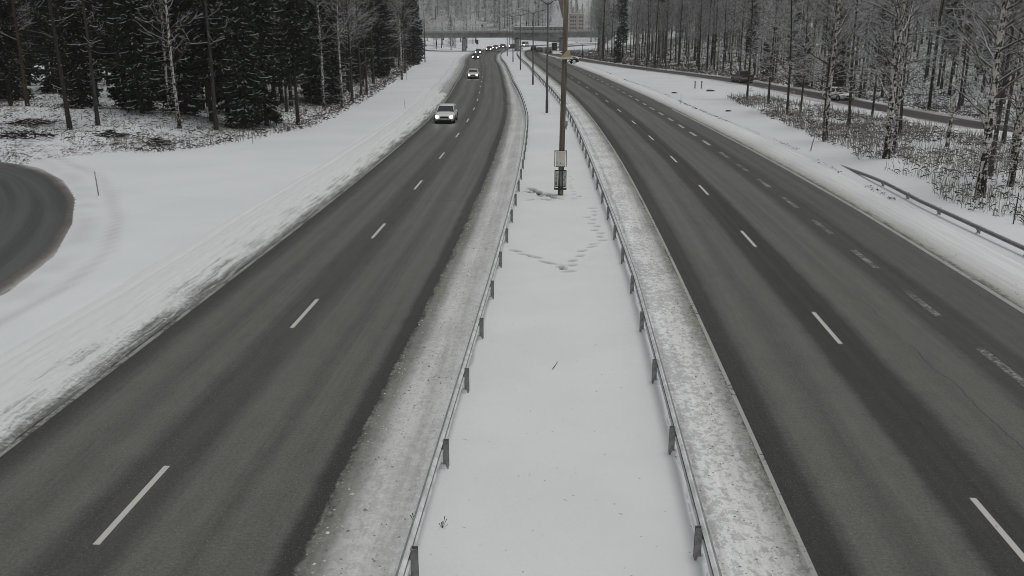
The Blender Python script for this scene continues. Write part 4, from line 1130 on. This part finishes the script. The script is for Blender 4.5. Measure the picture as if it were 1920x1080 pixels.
    # wheels
    for sy in (-.305, .295):
        for s in (-1, 1):
            mb = MB(); mb.tube([(s * (hw - .21), sy * L, .325), (s * (hw + .006), sy * L, .325)], .325, 20); w = mb.build('wheel', M['tyre'], root)
            mb = MB(); mb.tube([(s * (hw - .02), sy * L, .325), (s * (hw + .014), sy * L, .325)], .205, 16); mb.build('rim', M['rim'], w)
            mb = MB(); pts = [(s * (hw + .001), sy * L + .39 * math.cos(a), .33 + .39 * math.sin(a)) for a in [math.pi * q / 10 for q in range(11)]]
            mb.tube(pts, .035, 5); mb.build('wheel_arch', M['black'], root)
    f = -.5 * L
    for s in (-1, 1):   # headlamps wrapping round the corners
        mb = MB(); mb.add([(s * hw * .52, f - .004, .60), (s * hw * .52, f + .02, .70), (s * hw * .80, f + .085, .735), (s * hw * .935, f + .26, .75), (s * hw * .95, f + .24, .63), (s * hw * .80, f + .05, .58)], [(0, 1, 2, 5) if s < 0 else (5, 2, 1, 0), (5, 2, 3, 4) if s < 0 else (4, 3, 2, 5)])
        b = MB(); b.tube([(s * hw * .72, f - .05, .66), (s * hw * .72, f + .08, .66)], .115, 12)
        h = mb.build('headlight', M['lamp_off'], root)
        b.build('bulb', M['lamp'] if lights else M['lamp_off'], h)
        if lights:
            pass
        mb = MB(); mb.box((s * hw * .74, .5 * L - .03, .80), (.30, .10, .16)); mb.build('tail_light', M['tail'], root)
        mb = MB(); mb.box((s * (hw + .07), (y0 + .045) * L, 1.0), (.20, .12, .14), taper=.85); mb.build('mirror', pm, root)
    mb = MB(); mb.box((0, f + .0, .60), (Wd * .46, .06, .17), taper=.96); mb.build('grille', M['black'], root)
    mb = MB(); mb.box((0, f + .03, .33), (Wd * .70, .09, .13)); mb.build('lower_intake', M['black'], root)
    mb = MB(); mb.box((0, f - .035, .44), (.50, .02, .11)); mb.build('number_plate', M['plate'], root)
    mb = MB(); mb.box((0, .5 * L + .004, .62), (.50, .02, .11)); mb.build('number_plate', M['plate'], root)
    mb = MB(); mb.box((0, 0, .26), (Wd * .86, L * .9, .14)); mb.build('underbody', M['black'], root)
    return root
def on_road(car, u, y, away=False, z=.003):
    x = float(xof(u, y)); x2 = float(xof(u, y + 3)); ang = math.atan2(-(x2 - x), 3)
    car.location = (x, y, z); car.rotation_euler = (0, 0, ang + (math.pi if away else 0))
on_road(make_car('silver white estate car with headlights on, nearest car in the left lane', 'silver', 'estate', True, 4.7, 1.87, 1.5), -10.15, 86.2)
on_road(make_car('pale silver car with headlights on, second oncoming car in the left lane', 'silver', 'hatch', True, 4.4, 1.83, 1.48), -9.75, 156.0)
G2 = 'oncoming cars with lit headlights'
on_road(make_car('dark car with bright headlights third in the oncoming line', 'black', 'hatch', True, group=G2), -9.75, 239.2)
on_road(make_car('dark car with bright headlights fourth in the oncoming line, close behind the third', 'dark', 'sedan', True, group=G2), -10.2, 277.9)
on_road(make_car('dark oncoming car leading the cluster of headlights under the overpass', 'black', 'sedan', True, group=G2), -9.2, 311)
on_road(make_car('dark oncoming car in the middle of the headlight cluster under the overpass', 'grey', 'estate', True, group=G2), -8.6, 327)
on_road(make_car('dark oncoming car last in the headlight cluster under the overpass', 'black', 'hatch', True, group=G2), -8.4, 343)
on_road(make_car('oncoming car with one headlight visible beside the middle pier', 'dark', 'sedan', True, group=G2), -5.9, 349)
on_road(make_car('white van with lights on beyond the middle pier of the overpass', 'white', 'van', True, 4.8, 1.9, 1.9), -7.5, 372)
on_road(make_car('dark car driving away in the right carriageway near the overpass, left one of two', 'black', 'hatch', False), 6.6, 318, True)
on_road(make_car('dark car driving away in the right carriageway near the overpass, right one of two', 'grey', 'hatch', False), 9.2, 301, True)
on_road(make_car('dark grey car joining the motorway from the frontage road', 'dark', 'sedan', False), 11.9, 285, True)
def on_front(car, y, rev=False):
    x = float(fx(y)); x2 = float(fx(y + 3)); car.location = (x - .3, y, .008); car.rotation_euler = (0, 0, math.atan2(-(x2 - x), 3) + (math.pi if rev else 0))
c = make_car('white estate car driving along the frontage road between the bare trunks', 'white', 'estate', False, 4.6, 1.82, 1.46); on_front(c, 113.5); c.rotation_euler.z += .16
c = make_car('dark pickup on the frontage road behind the farthest verge trunk', 'brown', 'pickup', False, 5.3, 1.9, 1.75); on_front(c, 147.5, True)

# ------------------------------------------------------------------ overpass
bl, br = Vector((-66, 294.6, 0)), Vector((34, 314.6, 0))
ang = math.atan2(br.y - bl.y, br.x - bl.x); LEN = (br - bl).length
ov = empty('overpass', (bl.x, bl.y, 0), ang, 'long grey concrete overpass crossing the motorway on round topped piers', 'bridge')
mb = MB(); mb.box((LEN / 2, 4.5, 5.10), (LEN, 7.4, 1.55)); mb.build('girder', M['concrete_dark'], ov)
mb = MB(); mb.box((LEN / 2, 4.5, 6.06), (LEN, 9.4, .36)); mb.box((LEN / 2, 0.0, 6.37), (LEN, .42, .30)); mb.box((LEN / 2, 9.0, 6.37), (LEN, .42, .30)); mb.build('deck', M['concrete'], ov)
mb = MB(); mb.box((LEN / 2, .82, 5.83), (LEN, .05, .09)); mb.box((LEN / 2, .10, 5.87), (LEN, .1, .02)); mb.build('shadow_strip', M['steel_dark'], ov)  # thin dark boxes standing in for the shadow line under the fascia
mb = MB(); mb.box((LEN / 2, -.02, 6.545), (LEN, .36, .05)); mb.build('snow_edge', M['snow_dull'], ov)
for yy in (0, 9.0):
    mb = MB()
    for z in (6.95, 7.28, 7.6): mb.tube([(0, yy, z), (LEN, yy, z)], .045 if z > 7.5 else .03, 6)
    k = 0.5
    while k < LEN: mb.box((k, yy, 7.05), (.07, .07, 1.1)); k += 2.0
    mb.build('railing', M['zinc_dark'], ov)
for px, py in ((-32.9, 303.0), (-15.9, 306.5), (-1.2, 309.8), (14.5, 313.0)):
    q = Matrix.Rotation(-ang, 3, 'Z') @ Vector((px - bl.x, py - bl.y, 0))
    mb = MB(); ring = [(1.35 if abs(math.cos(a)) > .7 else 1.35) * 1 for a in (0,)]
    mb.tube([(q.x, q.y, -.4), (q.x, q.y, 3.95)], [.62, .62], 14); mb.box((q.x, q.y + 1.6, 1.8), (1.1, 3.2, 4.3)); mb.tube([(q.x, q.y + 3.2, -.4), (q.x, q.y + 3.2, 3.95)], [.62, .62], 14)
    p = mb.build('pier', M['concrete'], ov)
    mb = MB(); mb.box((q.x, q.y, 4.14), (.7, .7, .38)); mb.box((q.x, q.y + 3.2, 4.14), (.7, .7, .38)); mb.build('bearing', M['steel_dark'], p)
for k in (8.0, LEN - 10):
    mb = MB(); mb.box((k, 4.5, 2.6), (1.2, 9.0, 3.5)); mb.build('abutment', M['concrete_dark'], ov)

# ------------------------------------------------------------------ signs
def sign(x, y, z, w, h, post, lab, mat, rz=0, rd=False):
    root = empty('road_sign', (x, y, hz(x, y)), rz, lab, 'road sign')
    mb = MB(); mb.box((0, 0, z + h / 2), (w, .04, h)); b = mb.build('board', mat, root)
    mb = MB(); mb.box((0, -.032, z + h / 2), (w * .94, .02, .06)); mb.box((0, -.033, z + h * .2), (w * .9, .02, .04)); mb.build('rib', M['zinc_dark'], b)
    mb = MB()
    for s in ((-.35, .35) if w > 1 else (0,)): mb.tube([(s * w, .05, -.2), (s * w, .05, z + h)], .05, 7)
    mb.build('post', M['zinc_dark'], root)
sign(float(xof(13.4, 279)), 279, 1.3, 1.5, 2.2, True, 'dark backed road sign on posts right of the motorway before the overpass', M['steel_dark'])
sign(-31.5, 331, 1.6, .9, 1.5, True, 'small dark oval road sign just right of the left pier', M['steel_dark'])
sign(-44.2, 336, 2.6, .8, 1.0, True, 'little dark sign standing on the white bank under the overpass', M['steel_dark'])

# ------------------------------------------------------------------ buildings beyond the overpass
def win(parent, x, z, w, h, y=-.03):
    mb = MB(); mb.box((x, y, z), (w, .06, h)); f = mb.build('window', M['window_frame'], parent)
    mb = MB(); mb.box((x, y - .033, z), (w * .82, .02, h * .84)); mb.build('pane', M['glass'], f)
M['window_frame'] = plain('window_frame', (.5, .5, .48), .6)
def building(x0, x1, y, z0, z1, depth, wall, lab, roof='flat', wins=(), name='building', extra=None):
    root = empty(name, ((x0 + x1) / 2, y, 0), 0, lab, 'building'); w = x1 - x0
    mb = MB(); mb.box((0, depth / 2, (z0 + z1) / 2), (w, depth, z1 - z0)); wl_ = mb.build('wall', wall, root)
    mb = MB(); mb.box((0, depth / 2, z1 + .22), (w + .6, depth + .6, .44), taper=.97); rf = mb.build('roof', M['snow_dull'], root)
    for (wx, wz, ww, wh) in wins: win(wl_, wx, wz, ww, wh)
    return root, wl_
wy = plain('yellow_wall', (.50, .45, .31), .8, var=.1); wc = plain('cream_wall', (.45, .43, .36), .8, var=.1); ww = plain('white_wall', (.55, .54, .52), .8, var=.1); wg = plain('grey_wall', (.20, .20, .20), .8, var=.15)
wb = plain('brick_wall', (.20, .115, .10), .9, var=.2); wp = plain('pink_cream_wall', (.58, .50, .44), .8, var=.06); wo = plain('rust_wall', (.30, .16, .10), .8, var=.1)
r_, w_ = building(-67, -61.3, 450, 2, 10.9, 8, wy, 'yellow house with a red edged snowy roof at the left beyond the overpass', wins=[(-1.8, 9.0, 1.0, 1.2), (0, 9.0, 1.0, 1.2), (1.8, 9.0, 1.0, 1.2), (-1.8, 6.6, 1.0, 1.2), (.2, 6.6, 1.0, 1.2), (1.9, 6.6, 1.0, 1.2)])
mb = MB(); mb.box((0, -.35, 10.75), (6.4, .1, .5)); mb.build('eaves', plain('red_eaves', (.33, .09, .07), .7), r_)
r_, w_ = building(-57.2, -50, 448, 2, 9.3, 9, wc, 'cream box shaped hall with a dark left half beyond the overpass', wins=[(1.0, 8.2, .8, .9), (2.4, 8.2, .8, .9)])
mb = MB(); mb.box((-1.9, -.06, 6.8), (2.9, .1, 4.6)); mb.build('shutter', wg, w_)
r_, w_ = building(-49.2, -38.6, 446, 2, 8.8, 9, ww, 'long white hall with a rust coloured panel beyond the overpass', wins=[(3.9, 7.5, 1.2, 1.6), (-4.4, 7.6, .9, .9)])
mb = MB(); mb.box((.0, -.07, 7.7), (4.4, .12, 1.3)); mb.build('panel', wo, w_)
building(-23.5, -.6, 418, 1, 7.1, 12, wg, 'long low building with a white snowy roof and a row of windows behind the overpass', wins=[(-10.5 + 1.75 * k, 6.1, 1.25, 1.1) for k in range(13)])
building(1.4, 11.4, 640, .5, 14.6, 12, wp, 'pinkish apartment block with rows of dark windows right of the wooden pole', wins=[(cx, 3.2 + 2.35 * k, 1.05, 1.2) for k in range(5) for cx in (-3.7, -2.2, -.7, 2.3, 3.9)], name='apartment_block')
building(-73.3, -69.2, 625, 12, 36, 12, wb, 'left brick tower block on the far hill', wins=[(dx, 22 + 2.8 * k, .9, 1.3) for k in range(5) for dx in (-1, 1)], name='tower_block')
building(-36.5, -30.8, 625, 12, 40, 12, wb, 'middle brick tower block on the far hill', wins=[(dx, 23 + 2.8 * k, 1, 1.3) for k in range(6) for dx in (-1.7, 0, 1.7)], name='tower_block')
building(-9.4, -2.5, 625, 12, 40, 12, wb, 'right brick tower block on the far hill behind the wooden pole', wins=[(dx, 23 + 2.8 * k, 1, 1.3) for k in range(6) for dx in (-2, 0, 2)], name='tower_block')
building(-36.6, -28.6, 590, 12, 19.2, 10, wc, 'flat roofed pale row house on the hill below the middle tower', wins=[(-3 + 1.5 * k, 17.8, .9, 1.1) for k in range(5)], name='row_house')
building(-22.6, -5.4, 590, 12, 19.4, 10, wc, 'longer flat roofed row house on the hill below the right tower', wins=[(-7.5 + 1.5 * k, 18.0, .9, 1.1) for k in range(11)], name='row_house')

# ------------------------------------------------------------------ crumbs of slush thrown up along the road edges
mb = MB(); q = random.Random(17)
OCT = [(1, 0, 0), (0, 1, 0), (-1, 0, 0), (0, -1, 0), (0, 0, 1), (0, 0, -.5)]
OF = [(0, 1, 4), (1, 2, 4), (2, 3, 4), (3, 0, 4), (1, 0, 5), (2, 1, 5), (3, 2, 5), (0, 3, 5)]
for _ in range(4500):
    y = 8 + 82 * q.random() ** 1.7; r = q.random()
    if r < .3: u = -4.42 + abs(q.gauss(0, .38)); 
    elif r < .42: u = q.uniform(-4.4, -2.6)
    elif r < .62: u = -12.25 - abs(q.gauss(0, .5))
    elif r < .78: u = 4.2 - abs(q.gauss(0, .35))
    elif r < .88: u = q.uniform(2.6, 4.2)
    else: u = 15.0 + abs(q.gauss(0, .5))
    s = q.uniform(.008, .03) * (1.6 if q.random() < .08 else 1); a = q.uniform(0, 6.28); x = float(xof(u, y))
    z = .0 if u > -12.1 else .06
    mb.add([(x + s * (px * math.cos(a) - py * math.sin(a)) * q.uniform(.7, 1.4), y + s * (px * math.sin(a) + py * math.cos(a)) * q.uniform(.7, 1.4), z + s * pz * q.uniform(.5, 1.1)) for px, py, pz in OCT], OF, 0 if q.random() < .85 else 1)
for _ in range(1500):   # spoil line left by the plough wing on the right verge
    y = q.uniform(48, 185); u = 12 + 2.8 * float(lane_scale(y)) + 3.0 + q.gauss(0, .12) + .3 * math.sin(y * .11)
    if float(vnoise(y, 0, 6, 81)) < .38: continue
    s = q.uniform(.018, .05); a = q.uniform(0, 6.28); x = float(xof(u, y))
    mb.add([(x + 1.6 * s * (px * math.cos(a) - py * math.sin(a)), y + s * (px * math.sin(a) + py * math.cos(a)), .05 + s * pz * .8) for px, py, pz in OCT], OF, 2 if q.random() < .6 else 1)
tag(mb.build('slush_crumbs', [plain('dirty_slush', (.34, .335, .33), .85, .2, var=.4, sc=3), M['snow_dull'], M['twig']]), 'loose crumbs of dirty slush along the carriageway edges', 'slush', kind='stuff')
# ------------------------------------------------------------------ air: faint winter haze
mb = MB(); mb.box((0, 560, 40), (1620, 1280, 84))
me = bpy.data.meshes.new('haze'); me.from_pydata(mb.v, [], mb.f)
vm = bpy.data.materials.new('winter_haze'); vm.use_nodes = True
nn_ = vm.node_tree.nodes; nn_.clear()
out = nn_.new('ShaderNodeOutputMaterial'); pv = nn_.new('ShaderNodeVolumePrincipled')
pv.inputs['Color'].default_value = (.93, .95, .95, 1); pv.inputs['Density'].default_value = .00034; pv.inputs['Anisotropy'].default_value = 0.0
vm.node_tree.links.new(pv.outputs[0], out.inputs['Volume'])
me.materials.append(vm)
o = bpy.data.objects.new('haze', me); COL.objects.link(o); tag(o, 'thin pale winter haze over the whole road', 'haze', kind='stuff')
